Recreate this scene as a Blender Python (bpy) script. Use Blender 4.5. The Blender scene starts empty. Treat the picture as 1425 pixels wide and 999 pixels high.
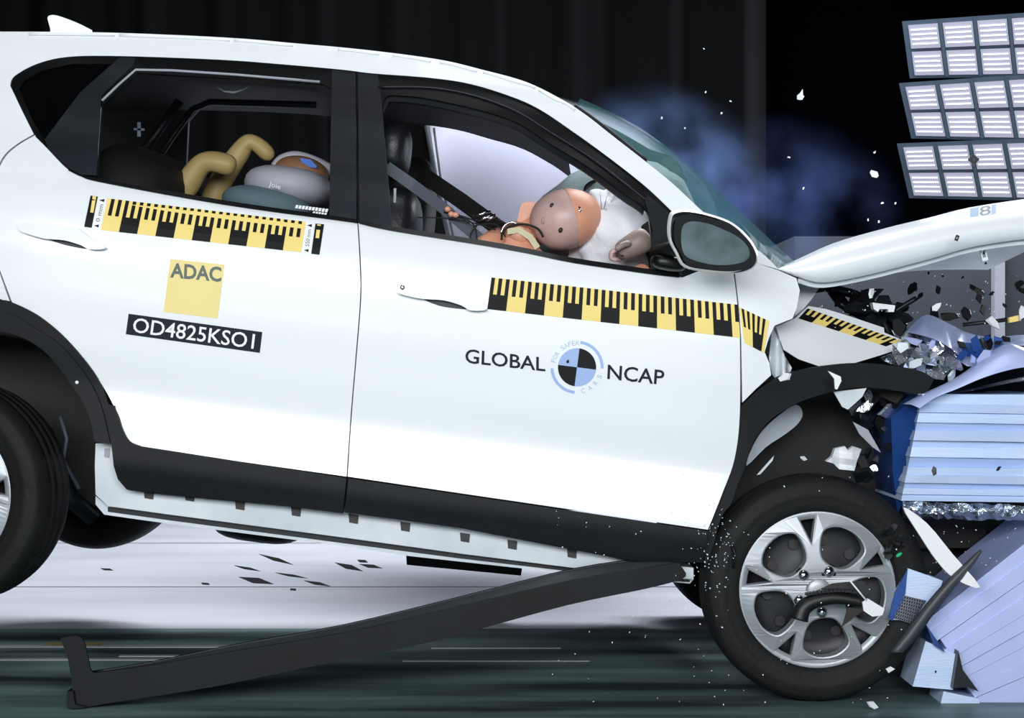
import bpy, bmesh, math, random
from mathutils import Vector, Matrix, noise
random.seed(7)
S = bpy.context.scene
COL = S.collection
# ------------------------------------------------------------------ camera, world, lights, exposure
CAMY, CAMZ, F = -5.0, 0.96, 2500.0          # metres; F = focal length in pixels of a 1425 px wide frame
cam = bpy.data.cameras.new('camera'); camo = bpy.data.objects.new('camera', cam); COL.objects.link(camo)
camo.location = (0, CAMY, CAMZ); camo.rotation_euler = (math.pi/2, 0, 0)
cam.sensor_width = 36; cam.lens = 36*F/1425; cam.clip_end = 100
S.camera = camo
w = bpy.data.worlds.new('world'); S.world = w; w.use_nodes = True
w.node_tree.nodes['Background'].inputs[0].default_value = (0.5, 0.6, 0.75, 1)
w.node_tree.nodes['Background'].inputs[1].default_value = 0.012
def area(name, loc, target, sx, sy, power, col=(1, 1, 1)):
    l = bpy.data.lights.new(name, 'AREA'); l.shape = 'RECTANGLE'; l.size = sx; l.size_y = sy
    l.energy = power; l.color = col
    o = bpy.data.objects.new(name, l); COL.objects.link(o); o.location = loc
    o.rotation_euler = (Vector(target)-Vector(loc)).to_track_quat('-Z', 'Y').to_euler()
    return o
area('flood_bank_overhead', (0.5, 0.8, 5.0), (0.4, 0.8, 0), 5.0, 1.2, 70, (0.93, 0.97, 1))
area('flood_bank_camera_side', (-0.6, -7.2, 2.5), (0, 0, 0.7), 6.0, 1.8, 590, (0.97, 0.985, 1))
area('flood_bank_far_side', (0.9, 3.0, 5.0), (0.7, 2.7, 0), 5.0, 0.8, 560, (0.9, 0.94, 1))
area('flood_bank_far_right', (4.3, 6.4, 2.9), (0.3, 2.0, 1.2), 2.0, 2.0, 420, (0.9, 0.93, 1))
S.cycles.volume_bounces = 2
vs = S.view_settings
vs.view_transform = 'Standard'; vs.look = 'None'; vs.exposure = 0.0; vs.gamma = 1.0; vs.use_curve_mapping = False

# ------------------------------------------------------------------ helpers
def lin(c):
    return tuple((x/12.92 if x <= .04045 else ((x+.055)/1.055)**2.4) for x in [v/255 for v in c])
MATS = {}
def M(name, rgb, rough=.5, metal=0.0, coat=0.0, mottling=None, bump=None, emit=0.0, ecol=None, spec=.5, stretch=None):
    """principled material; rgb in 0..255; mottling=(scale, rgb2); bump=(scale, strength)"""
    m = bpy.data.materials.new(name); m.use_nodes = True
    nt = m.node_tree; b = nt.nodes['Principled BSDF']; L = nt.links.new
    b.inputs['Base Color'].default_value = (*lin(rgb), 1)
    b.inputs['Roughness'].default_value = rough; b.inputs['Metallic'].default_value = metal
    b.inputs['Coat Weight'].default_value = coat; b.inputs['Coat Roughness'].default_value = .06
    b.inputs['Specular IOR Level'].default_value = spec
    if emit:
        b.inputs['Emission Color'].default_value = (*lin(ecol or rgb), 1); b.inputs['Emission Strength'].default_value = emit
    vec = None
    if mottling or bump:
        tc = nt.nodes.new('ShaderNodeTexCoord'); mp = nt.nodes.new('ShaderNodeMapping')
        L(tc.outputs['Object'], mp.inputs[0]); vec = mp.outputs[0]
        if stretch: mp.inputs['Scale'].default_value = stretch
    if mottling:
        n = nt.nodes.new('ShaderNodeTexNoise'); n.inputs['Scale'].default_value = mottling[0]; n.inputs['Detail'].default_value = 6
        r = nt.nodes.new('ShaderNodeValToRGB'); r.color_ramp.elements[0].position = .35; r.color_ramp.elements[1].position = .68
        r.color_ramp.elements[0].color = (*lin(rgb), 1); r.color_ramp.elements[1].color = (*lin(mottling[1]), 1)
        L(vec, n.inputs['Vector']); L(n.outputs['Fac'], r.inputs[0]); L(r.outputs[0], b.inputs['Base Color'])
    if bump:
        n = nt.nodes.new('ShaderNodeTexNoise'); n.inputs['Scale'].default_value = bump[0]; n.inputs['Detail'].default_value = 4
        bp = nt.nodes.new('ShaderNodeBump'); bp.inputs['Strength'].default_value = bump[1]; bp.inputs['Distance'].default_value = .01
        L(vec, n.inputs['Vector']); L(n.outputs['Fac'], bp.inputs['Height']); L(bp.outputs[0], b.inputs['Normal'])
    MATS[name] = m; return m
def glassy(name, rgb, clear, rough=.03):
    m = bpy.data.materials.new(name); m.use_nodes = True; nt = m.node_tree
    b = nt.nodes['Principled BSDF']; out = nt.nodes['Material Output']
    b.inputs['Base Color'].default_value = (*lin(rgb), 1); b.inputs['Roughness'].default_value = rough
    t = nt.nodes.new('ShaderNodeBsdfTransparent'); mx = nt.nodes.new('ShaderNodeMixShader')
    mx.inputs[0].default_value = clear
    nt.links.new(b.outputs[0], mx.inputs[1]); nt.links.new(t.outputs[0], mx.inputs[2]); nt.links.new(mx.outputs[0], out.inputs[0])
    MATS[name] = m; return m

def P(px, py, y):                 # point at depth y seen at photo pixel (px, py)
    k = (y-CAMY)/F
    return Vector(((px-712.5)*k, y, CAMZ-(py-499.5)*k))
WORLD = {}                        # object -> world location (no rotations used)
def empty(name, loc, label=None, cat=None, group=None):
    o = bpy.data.objects.new(name, None); COL.objects.link(o); o.location = loc; o.empty_display_size = .1
    WORLD[o] = Vector(loc)
    if label: tag(o, label, cat, group)
    return o
def tag(o, label=None, cat=None, group=None, kind=None):
    if label: o['label'] = label
    if cat: o['category'] = cat
    if group: o['group'] = group
    if kind: o['kind'] = kind
    return o
def obj(name, verts, faces, mat, parent=None, smooth=True, mats=None, fmat=None):
    verts = [Vector(v) for v in verts]
    xs = [v.x for v in verts]; ys = [v.y for v in verts]; zs = [v.z for v in verts]
    c = Vector(((min(xs)+max(xs))/2, (min(ys)+max(ys))/2, min(zs)))
    me = bpy.data.meshes.new(name); me.from_pydata([v-c for v in verts], [], faces); me.update()
    for m in (mats or [mat]): me.materials.append(MATS[m])
    if fmat: me.polygons.foreach_set('material_index', fmat)
    if smooth: me.polygons.foreach_set('use_smooth', [True]*len(me.polygons))
    o = bpy.data.objects.new(name, me); COL.objects.link(o); place(o, c, parent)
    return o
def place(o, c, parent):
    o.location = c; WORLD[o] = Vector(c)
    if parent:
        o.parent = parent; o.matrix_parent_inverse = Matrix.Translation(-WORLD[parent])
        # nested parents are pure translations, so the inverse of the accumulated world location is enough
def cr(pts, n=6, closed=False):   # Catmull-Rom through pts
    out = []; N = len(pts)
    for i in range(N if closed else N-1):
        p = [pts[(i+k) % N] if closed else pts[min(max(i+k, 0), N-1)] for k in (-1, 0, 1, 2)]
        for j in range(n):
            t = j/n
            out.append(tuple(.5*((2*b)+(c-a)*t+(2*a-5*b+4*c-d)*t*t+(3*b-a-3*c+d)*t**3) for a, b, c, d in zip(*p)))
    if not closed: out.append(tuple(pts[-1]))
    return out
def interp(x, tab):
    if x <= tab[0][0]: return tab[0][1]
    for (a, fa), (b, fb) in zip(tab, tab[1:]):
        if x <= b:
            t = (x-a)/(b-a); t = t*t*(3-2*t)*.5+t*.5
            return fa+(fb-fa)*t
    return tab[-1][1]
PITCH = .1317
def vv(px, py): return py-PITCH*(px-600)
PROF = [(40, .42), (70, .32), (90, .275), (110, .25), (150, .215), (240, .135), (320, .055), (338, .03), (372, .010), (410, .0),
        (470, .002), (540, .010), (600, .026), (640, .014), (676, .0), (700, -.004), (730, .012), (770, .05)]
def SIDE(px, py):
    y = interp(vv(px, py), PROF)
    if px > 960: y += .10*((px-960)/300)**2
    if px < 80: y += .03*((80-px)/200)**2
    return y
def off(d, f=SIDE): return lambda px, py: f(px, py)+d
def const(y): return lambda px, py: y
def area2(p): return sum(a[0]*b[1]-b[0]*a[1] for a, b in zip(p, p[1:]+p[:1]))/2
def panel(name, pts, depth, mat, parent=None, t=.012, cu=40, cv=16, smooth=True, rim=True):
    """sheet with outline pts (photo pixels) lying on the surface y = depth(px,py), with thickness t away from the camera"""
    if not callable(depth): depth = const(depth)
    bm = bmesh.new()
    cl = [pts[0]]
    for p in pts[1:]:
        if (p[0]-cl[-1][0])**2+(p[1]-cl[-1][1])**2 > .04: cl.append(p)
    if (cl[0][0]-cl[-1][0])**2+(cl[0][1]-cl[-1][1])**2 < .04: cl.pop()
    bm.faces.new([bm.verts.new((x, -yy, 0)) for x, yy in cl])
    def cut(no, lo, hi, step):
        k = lo+step
        while k < hi:
            g = bm.verts[:]+bm.edges[:]+bm.faces[:]
            bmesh.ops.bisect_plane(bm, geom=g, dist=1e-4, plane_co=Vector(no)*(k/Vector(no).length_squared), plane_no=no)
            k += step
    us = [p[0] for p in cl]; vs_ = [vv(*p) for p in cl]
    if cv: cut((-PITCH, -1, 0), min(vs_)-PITCH*600+.37, max(vs_)-PITCH*600, cv)
    if cu: cut((1, 0, 0), min(us)+.41, max(us), cu)
    bmesh.ops.recalc_face_normals(bm, faces=bm.faces[:])
    if bm.faces and sum(f.normal.z*f.calc_area() for f in bm.faces) < 0: bmesh.ops.reverse_faces(bm, faces=bm.faces[:])
    bm.verts.index_update()
    V = [P(v.co.x, -v.co.y, depth(v.co.x, -v.co.y)) for v in bm.verts]; n = len(V)
    Fc = [[v.index for v in f.verts] for f in bm.faces]
    if t:
        V2 = [v+Vector((0, t, 0)) for v in V]
        allv = V+V2; Fa = Fc+[[i+n for i in reversed(f)] for f in Fc]
        if rim:
            for e in bm.edges:
                if len(e.link_faces) == 1:
                    l = e.link_loops[0]; a, b = l.vert.index, l.link_loop_next.vert.index
                    k = len(allv); allv = allv+[V[a], V2[a], V2[b], V[b]]; Fa.append([k, k+1, k+2, k+3])
        V, Fc = allv, Fa
    bm.free()
    return obj(name, V, Fc, mat, parent, smooth)
def loft(name, rows, mat, parent=None, closed=False, smooth=True, cap=False):
    n = len(rows[0]); V = [v for r in rows for v in r]; Fc = []
    for i in range(len(rows)-1):
        for j in range(n if closed else n-1):
            a = i*n+j; b = i*n+(j+1) % n; Fc.append([a, b, b+n, a+n])
    if cap: Fc += [list(reversed(range(n))), [len(V)-n+j for j in range(n)]]
    return obj(name, V, Fc, mat, parent, smooth)
def tube_geo(path, r, k=8):
    path = [Vector(p) for p in path]; rows = []; prev = None
    for i, p in enumerate(path):
        d = (path[min(i+1, len(path)-1)]-path[max(i-1, 0)]).normalized()
        if prev is None: u = d.orthogonal().normalized()
        else:
            u = prev-d*prev.dot(d); u = u.normalized() if u.length > 1e-6 else d.orthogonal().normalized()
        prev = u; v = d.cross(u); rr = r(i/(len(path)-1)) if callable(r) else r
        rows.append([p+u*math.cos(a)*rr+v*math.sin(a)*rr for a in [2*math.pi*j/k for j in range(k)]])
    return rows
def tube(name, path, r, mat, parent=None, k=8): return loft(name, tube_geo(path, r, k), mat, parent, closed=True, cap=True)
def blob(name, c, rad, mat, parent=None, rot=(0, 0, 0), e=1.0, nz=0.0, nsc=4, seg=28, warp=None):
    R = Matrix.Rotation(rot[2], 3, 'Z') @ Matrix.Rotation(rot[1], 3, 'Y') @ Matrix.Rotation(rot[0], 3, 'X')
    pw = lambda x: math.copysign(abs(x)**e, x)
    rings = seg//2; V = []; Fc = []
    for i in range(1, rings):
        th = math.pi*i/rings
        for j in range(seg):
            ph = 2*math.pi*j/seg; V.append((pw(math.sin(th))*pw(math.cos(ph)), pw(math.sin(th))*pw(math.sin(ph)), pw(math.cos(th))))
    V += [(0, 0, 1), (0, 0, -1)]
    for i in range(rings-2):
        for j in range(seg):
            a = i*seg+j; b = i*seg+(j+1) % seg; Fc.append([a, a+seg, b+seg, b])
    t, bt = len(V)-2, len(V)-1
    for j in range(seg):
        Fc.append([t, j, (j+1) % seg]); a = (rings-2)*seg; Fc.append([bt, a+(j+1) % seg, a+j])
    out = []
    for v in V:
        v = Vector(v)
        if warp: v = Vector(warp(v))
        if nz: v = v*(1+nz*noise.noise(v*nsc+Vector((c[0]*7, 3.1, c[2]*5))))
        out.append(Vector(c)+R @ Vector((v.x*rad[0], v.y*rad[1], v.z*rad[2])))
    return obj(name, out, Fc, mat, parent)
def boxv(a, b, m=None):
    V = [Vector((x, y, z)) for x in (a[0], b[0]) for y in (a[1], b[1]) for z in (a[2], b[2])]
    if m: V = [m @ v for v in V]
    return V, [[0, 1, 3, 2], [4, 6, 7, 5], [0, 4, 5, 1], [2, 3, 7, 6], [0, 2, 6, 4], [1, 5, 7, 3]]
def box(name, a, b, mat, parent=None, m=None):
    V, Fc = boxv(a, b, m); return obj(name, V, Fc, mat, parent, smooth=False)
def merge(parts):
    V, Fc = [], []
    for v, f in parts:
        k = len(V); V += list(v); Fc += [[i+k for i in q] for q in f]
    return V, Fc
def bil(q, u, v):                 # q = TL, TR, BR, BL
    a = [q[0][i]+(q[1][i]-q[0][i])*u for i in (0, 1)]; b = [q[3][i]+(q[2][i]-q[3][i])*u for i in (0, 1)]
    return (a[0]+(b[0]-a[0])*v, a[1]+(b[1]-a[1])*v)
def text(name, s, quad, depth, mat, parent, bold=0.0, t=.0006):
    """flat lettering conforming to a surface, stretched into the pixel quad"""
    cu = bpy.data.curves.new('lettering', 'FONT'); cu.body = s; cu.offset = bold; cu.resolution_u = 3
    o = bpy.data.objects.new('lettering', cu); COL.objects.link(o); bpy.context.view_layer.update()
    me = bpy.data.meshes.new_from_object(o.evaluated_get(bpy.context.evaluated_depsgraph_get()))
    vs_ = [v.co.copy() for v in me.vertices]; fs = [list(p.vertices) for p in me.polygons]
    bpy.data.objects.remove(o); bpy.data.meshes.remove(me)
    x0, x1 = min(v.x for v in vs_), max(v.x for v in vs_); y0, y1 = min(v.y for v in vs_), max(v.y for v in vs_)
    V = []
    for v in vs_:
        p = bil(quad, (v.x-x0)/(x1-x0), 1-(v.y-y0)/(y1-y0)); V.append(P(p[0], p[1], depth(*p)))
    o = obj(name, V, fs, mat, parent, smooth=False)
    return o
def quads(name, qs, depth, mat, parent, n=2):      # several flat printed quads as one mesh
    V, Fc = [], []
    for q in qs:
        k = len(V)
        for j in range(n+1):
            for i in range(n+1):
                p = bil(q, i/n, j/n); V.append(P(p[0], p[1], depth(*p)))
        for j in range(n):
            for i in range(n):
                a = k+j*(n+1)+i; Fc.append([a, a+n+1, a+n+2, a+1])
    return obj(name, V, Fc, mat, parent, smooth=False)
def shape2d(loops, ext, bev):     # filled 2-D outline with holes -> verts, faces in XY plane
    cu = bpy.data.curves.new('outline', 'CURVE'); cu.dimensions = '2D'; cu.fill_mode = 'BOTH'; cu.extrude = ext; cu.bevel_depth = bev; cu.bevel_resolution = 1
    for lp in loops:
        s = cu.splines.new('POLY'); s.points.add(len(lp)-1); s.use_cyclic_u = True
        for q, p in zip(s.points, lp): q.co = (p[0], p[1], 0, 1)
    o = bpy.data.objects.new('outline', cu); COL.objects.link(o); bpy.context.view_layer.update()
    me = bpy.data.meshes.new_from_object(o.evaluated_get(bpy.context.evaluated_depsgraph_get()))
    r = ([v.co.copy() for v in me.vertices], [list(p.vertices) for p in me.polygons])
    bpy.data.objects.remove(o); bpy.data.meshes.remove(me)
    return r
def shard_geo(c, size, rng, thin=.25):
    n = rng.randint(4, 6); a0 = rng.random()*6.28; R = Matrix.Rotation(rng.random()*6.28, 3, 'Y') @ Matrix.Rotation(rng.uniform(-.7, .7), 3, 'X') @ Matrix.Rotation(rng.uniform(-.7, .7), 3, 'Z')
    pts = []
    for i in range(n):
        a = a0+6.28*i/n; r = size*rng.uniform(.45, 1.0); pts.append(Vector((math.cos(a)*r*1.3, 0, math.sin(a)*r*.75)))
    h = size*thin*.5
    V = [Vector(c)+R @ (p+Vector((0, -h, 0))) for p in pts]+[Vector(c)+R @ (p+Vector((rng.uniform(-h, h), h, rng.uniform(-h, h)))) for p in pts]
    Fc = [list(range(n)), list(reversed(range(n, 2*n)))]+[[i, i+n, (i+1) % n+n, (i+1) % n] for i in range(n)]
    return V, Fc

# ------------------------------------------------------------------ materials
M('white_paint', (232, 238, 242), .3, coat=.5)
M('white_metal', (214, 222, 228), .3, coat=.3, mottling=(6, (190, 200, 208)))
M('black_plastic', (12, 15, 19), .6, mottling=(5, (18, 22, 27)), bump=(300, .12), spec=.25)
M('gloss_black', (9, 10, 12), .35, spec=.3)
M('pillar_film', (22, 24, 29), .4, mottling=(4, (32, 35, 42)), spec=.35)
M('rubber', (11, 12, 13), .7, mottling=(7, (24, 26, 28)), bump=(60, .2), spec=.3)
M('dark_interior', (11, 12, 14), .7)
M('grey_trim', (150, 155, 165), .45)
M('seat_leather', (22, 24, 29), .42, bump=(90, .15))
M('stitch', (120, 125, 135), .6)
M('wheel_silver', (160, 166, 172), .42, metal=.4)
M('steel_dark', (29, 31, 36), .42, metal=.5)
M('chrome', (205, 210, 216), .15, metal=1)
M('mirror_glass', (112, 130, 134), .12, metal=.5, mottling=(9, (60, 74, 78)))  # grey-teal base and dark mottling paint in the room's reflection
M('tape_yellow', (238, 214, 126), .6)
M('sign_yellow', (236, 218, 146), .6)
M('cream_strap', (205, 198, 165), .7)
M('grey_plastic', (62, 66, 72), .5)
M('print_black', (11, 12, 14), .6, spec=.2)
M('print_navy', (23, 28, 40), .6, spec=.2)
M('print_green', (74, 92, 84), .5)
M('print_blue', (150, 178, 225), .5)
M('print_pale', (170, 190, 214), .5)
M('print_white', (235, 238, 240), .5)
M('dummy_orange', (222, 160, 132), .5, mottling=(14, (210, 148, 120)))
M('dummy_pink', (206, 172, 166), .42, mottling=(16, (186, 158, 154)))
M('dummy_tan', (200, 176, 118), .5, mottling=(20, (188, 166, 108)))
M('dummy_grey', (160, 142, 134), .5, mottling=(10, (130, 116, 110)))
M('dummy_brown', (160, 118, 88), .45)
M('blue_mark', (40, 110, 220), .5)
M('green_mark', (30, 170, 110), .5)
M('airbag_white', (225, 228, 235), .8, bump=(40, .3))
M('airbag_grey', (128, 146, 148), .8, bump=(30, .3))
M('child_seat_grey', (192, 192, 206), .5)
M('child_seat_teal', (98, 124, 134), .7)
M('belt_black', (9, 9, 11), .7)
M('belt_grey', (72, 80, 92), .6)
M('alu_lavender', (188, 211, 245), .4, metal=.1, mottling=(3, (202, 219, 247)), bump=(26, .15), stretch=(1, 1, 9))
M('alu_lavender_slant', (178, 192, 240), .36, metal=.15, mottling=(4, (192, 204, 245)), bump=(26, .12))
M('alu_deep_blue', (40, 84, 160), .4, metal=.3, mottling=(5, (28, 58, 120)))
M('alu_foil', (205, 212, 222), .16, metal=.95, bump=(34, .9))
M('honeycomb_cell', (40, 44, 54), .5, metal=.5)
M('honeycomb_wall', (150, 156, 172), .35, metal=.8)
M('crumple_silver', (190, 198, 206), .18, metal=.8, bump=(30, .6))
M('crumple_dark', (26, 30, 36), .4, metal=.3)
M('debris_white', (228, 232, 236), .4)
M('debris_black', (12, 12, 14), .5)
M('curtain_cloth', (6, 7, 8), 1.0, spec=.1)
M('black_drape', (1, 1, 2), 1.0, spec=0.0)
M('barrier_concrete', (56, 62, 70), .8, mottling=(3, (47, 53, 60)))
M('lamp_housing', (70, 84, 100), .5, metal=.3)
M('lamp_face', (120, 120, 134), .5, emit=.40, ecol=(205, 205, 225))
M('led', (255, 255, 255), .5, emit=2.6, ecol=(245, 248, 255))
M('floor_dark', (42, 57, 58), .5, mottling=(1.6, (122, 150, 150)), bump=(7, .1), stretch=(.5, 4, 1))
M('floor_pale', (200, 202, 210), .45, mottling=(1.6, (182, 186, 196)), stretch=(.5, 2.5, 1))
M('floor_line', (160, 165, 165), .6); M('floor_line_yellow', (150, 130, 60), .6)
glassy('screen_glass', (72, 124, 124), .62)
glassy('window_glass', (8, 12, 14), .9)
glassy('tint_glass', (4, 5, 6), .12)
# ------------------------------------------------------------------ the setting
def struct(o): o['kind'] = 'structure'; return o
fl = struct(box('floor', (-6, -7, -.2), (8, 1.4, 0), 'floor_dark'))
fp = struct(box('floor_concrete', (-6, 1.4, -.2), (8, 9.5, 0), 'floor_pale'))
def groundpt(px, py): y = CAMZ*F/(py-499.5)+CAMY; return ((px-712.5)*(y-CAMY)/F, y)
def stripe(name, x0, x1, py0, py1, mat, par):
    a = groundpt(x0, py1); b = groundpt(x1, py0)
    return box(name, (a[0], a[1], 0), (b[0], b[1], .002), mat, par)
stripe('floor_line', -40, 366, 898, 901, 'floor_line', fl); stripe('floor_line', -40, 240, 916.5, 919, 'floor_line', fl)
stripe('floor_line', 165, 250, 912, 914, 'floor_line', fl); stripe('floor_line', 60, 146, 895, 898.5, 'floor_line_yellow', fl)
stripe('floor_line', 560, 820, 919, 920.5, 'floor_line', fl); stripe('floor_line', 600, 780, 901, 902.5, 'floor_line', fl)
rs = random.Random(3)
for (x0, y0, x1, y1, h) in [(360, 771, 408, 786, 3), (326, 787, 362, 795, 2), (332, 803, 381, 813, 7), (383, 797, 428, 805, 2), (423, 808, 460, 816, 3),
                            (466, 783, 505, 795, 5), (497, 779, 512, 783, 3), (500, 785, 532, 791, 4), (140, 791, 158, 794, 2), (280, 811, 292, 814, 2), (404, 819, 412, 822, 2)]:
    a = groundpt(x0, y0); b = groundpt(x1, y1); c = groundpt((x0+x1)/2+4, (y0+y1)/2-h/2); d = groundpt((x0+x1)/2-4, (y0+y1)/2+h/2)
    V = [Vector((*p, .0015)) for p in (a, d, b, c)]+[Vector((*p, 0)) for p in (a, d, b, c)]
    obj('scuff_mark', V, [[0, 1, 2, 3], [0, 4, 5, 1], [1, 5, 6, 2], [2, 6, 7, 3], [3, 7, 4, 0]], 'debris_black', fp, smooth=False)
for py in (756, 817):
    a = groundpt(0, py)
    box('floor_joint', (-3, a[1], 0), (1.2, a[1]+.012, .001), 'debris_black', fp)
# curtain with vertical folds
rows = []
xs = [-6+i*.035 for i in range(int((1.72+6)/.035)+1)]
for z in (0.0, 1.5, 3.2, 5.2):
    rows.append([Vector((x, 7.0+.06*math.sin(x*11)+.03*math.sin(x*27+1)+.05*noise.noise(Vector((x*3, z*.2, 0))), z)) for x in xs])
o = loft('wall_back', list(reversed(rows)), 'curtain_cloth'); struct(o)
struct(box('wall_back_right', (1.7, 7.4, 0), (8, 7.6, 5.2), 'black_drape'))
# low concrete base the barrier is mounted on
bb = empty('barrier_base', P(1420, 800, 4.0)*1 - Vector((0, 0, P(1420, 800, 4.0).z)), 'low grey concrete block with a pale post standing behind the raised bonnet', 'concrete block')
p0 = P(1106, 326, 4.0)
V, Fc = boxv((p0.x, 4.0, 0), (p0.x+3, 5.4, p0.z-.01)); obj('block', V, Fc, 'barrier_concrete', bb, smooth=False)
a = P(1383, 340, 3.95); b = P(1397, 340, 3.95); box('post', (a.x, 3.93, 0), (b.x, 4.0, a.z+.05), 'grey_trim', bb)

# ------------------------------------------------------------------ the car
car = empty('car', (-.2, .89, 0), 'white compact SUV with crushed front end and pitched nose down against the barrier', 'car')
ROOF = [(-60, 45), (0, 44), (136, 45), (250, 49), (340, 54), (408, 60), (476, 66), (548, 74), (617, 84), (671, 97), (732, 114), (783, 139), (817, 161), (850, 187), (900, 226), (938, 257), (980, 296), (1020, 325), (1060, 352), (1084, 375)]
WTOP = [(14, 119), (20, 106), (51, 89), (95, 79), (170, 78), (306, 83), (400, 90), (477, 97), (518, 102), (596, 108), (651, 116), (705, 132), (749, 151), (800, 185), (851, 222), (899, 260), (935, 294)]
roof_s, wtop_s = cr(ROOF, 5), cr(WTOP, 5)
QUART = cr([(-15, 310), (-10, 260), (5, 222), (24, 203), (49, 188)], 5)     # rear door's curved trailing edge
bs_out = roof_s+[(1052, 366), (1022, 380), (1000, 372), (960, 340)]+list(reversed(wtop_s))+[(14, 119), (30, 153), (47, 187)]+[(x-2.5, yy-1) for x, yy in reversed(QUART)]+[(-2, 376), (14, 421), (-8, 413), (-60, 410)]
panel('body_side', bs_out, SIDE, 'white_paint', car, t=.02, cu=26, cv=9)
# roof skin from the near edge over to the far edge
YC = .89
rows = []
for (px, py) in cr(ROOF[:13], 4):
    e = P(px, py, SIDE(px, py)); half = YC-e.y
    rows.append([Vector((e.x-.03*(1-s*s), YC+s*half, e.z-.002+.05*(1-s*s))) for s in [-1, -.9, -.7, -.4, 0, .4, .7, .9, 1]])
loft('roof', rows, 'white_paint', car)
rows = [[v-Vector((0, 0, .05)) for v in r] for r in rows]
loft('headliner', rows, 'dark_interior', car)
fin = cr([(66, 26), (68, 22), (76, 21), (90, 25), (110, 33), (128, 42)], 4)
fb = [(64, 60), (132, 60)]
pts = fin+[(132, 62), (70, 62), (70, 40)]
ff = [P(x, yy, .87) for x, yy in pts]; bk = [P(x, yy, .91)*1 for x, yy in pts]
n = len(pts); obj('antenna_fin', ff+bk, [list(range(n)), list(reversed(range(n, 2*n)))]+[[i, i+n, (i+1) % n+n, (i+1) % n] for i in range(n)], 'white_paint', car, smooth=False)
for (a, b) in ((40, 160), (166, 320), (326, 408), (470, 528), (546, 600), (612, 664), (672, 745), (750, 800)):      # white strips painting the bright line of overhead light along the roof edge
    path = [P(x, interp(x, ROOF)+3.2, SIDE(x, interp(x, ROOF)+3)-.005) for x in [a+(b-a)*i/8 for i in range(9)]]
    tube('roof_glint', path, .004, 'print_white', car, 6)
# rear door, front door
GAP = cr([(498, 310), (501, 360), (502, 412), (496, 491), (489, 574), (483, 663)], 5)
ARCH = cr([(17, 421), (51, 437), (85, 464), (119, 502), (146, 542), (163, 575), (170, 596), (180, 613), (198, 621)], 5)
BELT_R = cr([(49, 190), (65, 206), (80, 222), (95, 236), (114, 245), (136, 252), (238, 271), (340, 288), (470, 306), (498, 310)], 4)
rd = panel('rear_door', BELT_R+[(x-.8, yy) for x, yy in GAP]+[(340, 643)]+list(reversed(ARCH))+[(0, 376)]+QUART, SIDE, 'white_paint', car, t=.03, cu=34, cv=12)
BELT_F = cr([(500, 311), (545, 321), (664, 340), (732, 352), (800, 366), (903, 381), (950, 386)], 4)
FEDGE = cr([(1021, 381), (1026, 423), (1029.5, 470), (1029.5, 576), (1022, 639), (1005, 687), (985, 737)], 5)
fd = panel('front_door', BELT_F+[(985, 372)]+FEDGE+list(reversed([(x+.8, yy) for x, yy in GAP])), SIDE, 'white_paint', car, t=.03, cu=34, cv=12)
panel('door_gap_backing', [(470, 300), (520, 300), (520, 700), (470, 700)], off(.034), 'dark_interior', car, t=.004)
# cladding
panel('door_cladding', [(144, 560), (160, 566)]+[(x, yy+1.2) for x, yy in ARCH[-18:]]+[(340, 644.5), (482, 665.5), (477, 714), (380, 702), (220, 687), (176, 681), (164, 667), (158, 648), (155, 617)], off(-.014), 'black_plastic', rd, t=.03, cu=40, cv=10)
panel('door_cladding', [(485, 666), (985, 739.5), (978, 783), (881, 781), (637, 734), (479.5, 713)], off(-.014), 'black_plastic', fd, t=.03, cu=40, cv=10)
# rear wheel arch
AO = cr([(-90, 425), (-40, 416), (0, 417), (17, 421), (51, 438), (85, 465), (119, 503), (140, 535), (152, 570), (155, 616)], 5)
AM = cr([(-90, 440), (-40, 432), (0, 433), (24, 441), (51, 458), (85, 481), (119, 522), (140, 563), (153, 616)], 5)
AI = cr([(-90, 465), (-40, 458), (0, 461), (34, 471), (68, 495), (102, 539), (122, 573), (132, 615)], 5)
panel('wheel_arch_trim', AO+list(reversed(AM)), off(-.012), 'black_plastic', car, t=.03, cu=30, cv=14)
panel('wheel_arch_trim', AM+list(reversed(AI)), off(-.022), 'black_plastic', car, t=.05, cu=30, cv=14)
for x, yy in ((107, 532),): blob('clip', P(x, yy, SIDE(x, yy)-.024), (.005, .003, .005), 'print_white', car)
loft('wheel_house', [[P(x, yy, d) for x, yy in AI] for d in (.03, .45)], 'dark_interior', car)
panel('wheel_house_wall', AI+[(132, 712), (-90, 700)], .5, 'dark_interior', car, t=.01, cu=0, cv=0)
# sill: white metal step with flange
st = [(135, 690), (150, 704), (237, 716), (480, 748), (640, 770), (845, 795), (965, 806)]
panel('sill', [(133, 617), (156, 617), (159, 648), (165, 667), (178, 682), (222, 688), (480, 712), (637, 733), (790, 763), (881, 781), (965, 790), (965, 806), (845, 796), (640, 770), (480, 748), (237, 716), (150, 704), (133, 688), (132, 648)], .055, 'white_metal', car, t=.10, cu=40, cv=12)
panel('sill_flange', [(133, 690), (150, 704), (237, 716), (480, 748), (640, 770), (845, 796), (965, 806), (960, 812), (845, 802), (728, 791), (564, 773), (480, 760), (237, 729), (145, 716), (133, 702)], .085, 'white_metal', car, t=.02, cu=40, cv=0)
panel('sill_seam', [(150, 705), (237, 717), (480, 749), (640, 771), (845, 797), (960, 807), (960, 810), (845, 801), (640, 777), (480, 756), (237, 724), (150, 712)], .082, 'steel_dark', car, t=.004, cu=0, cv=0)
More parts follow.
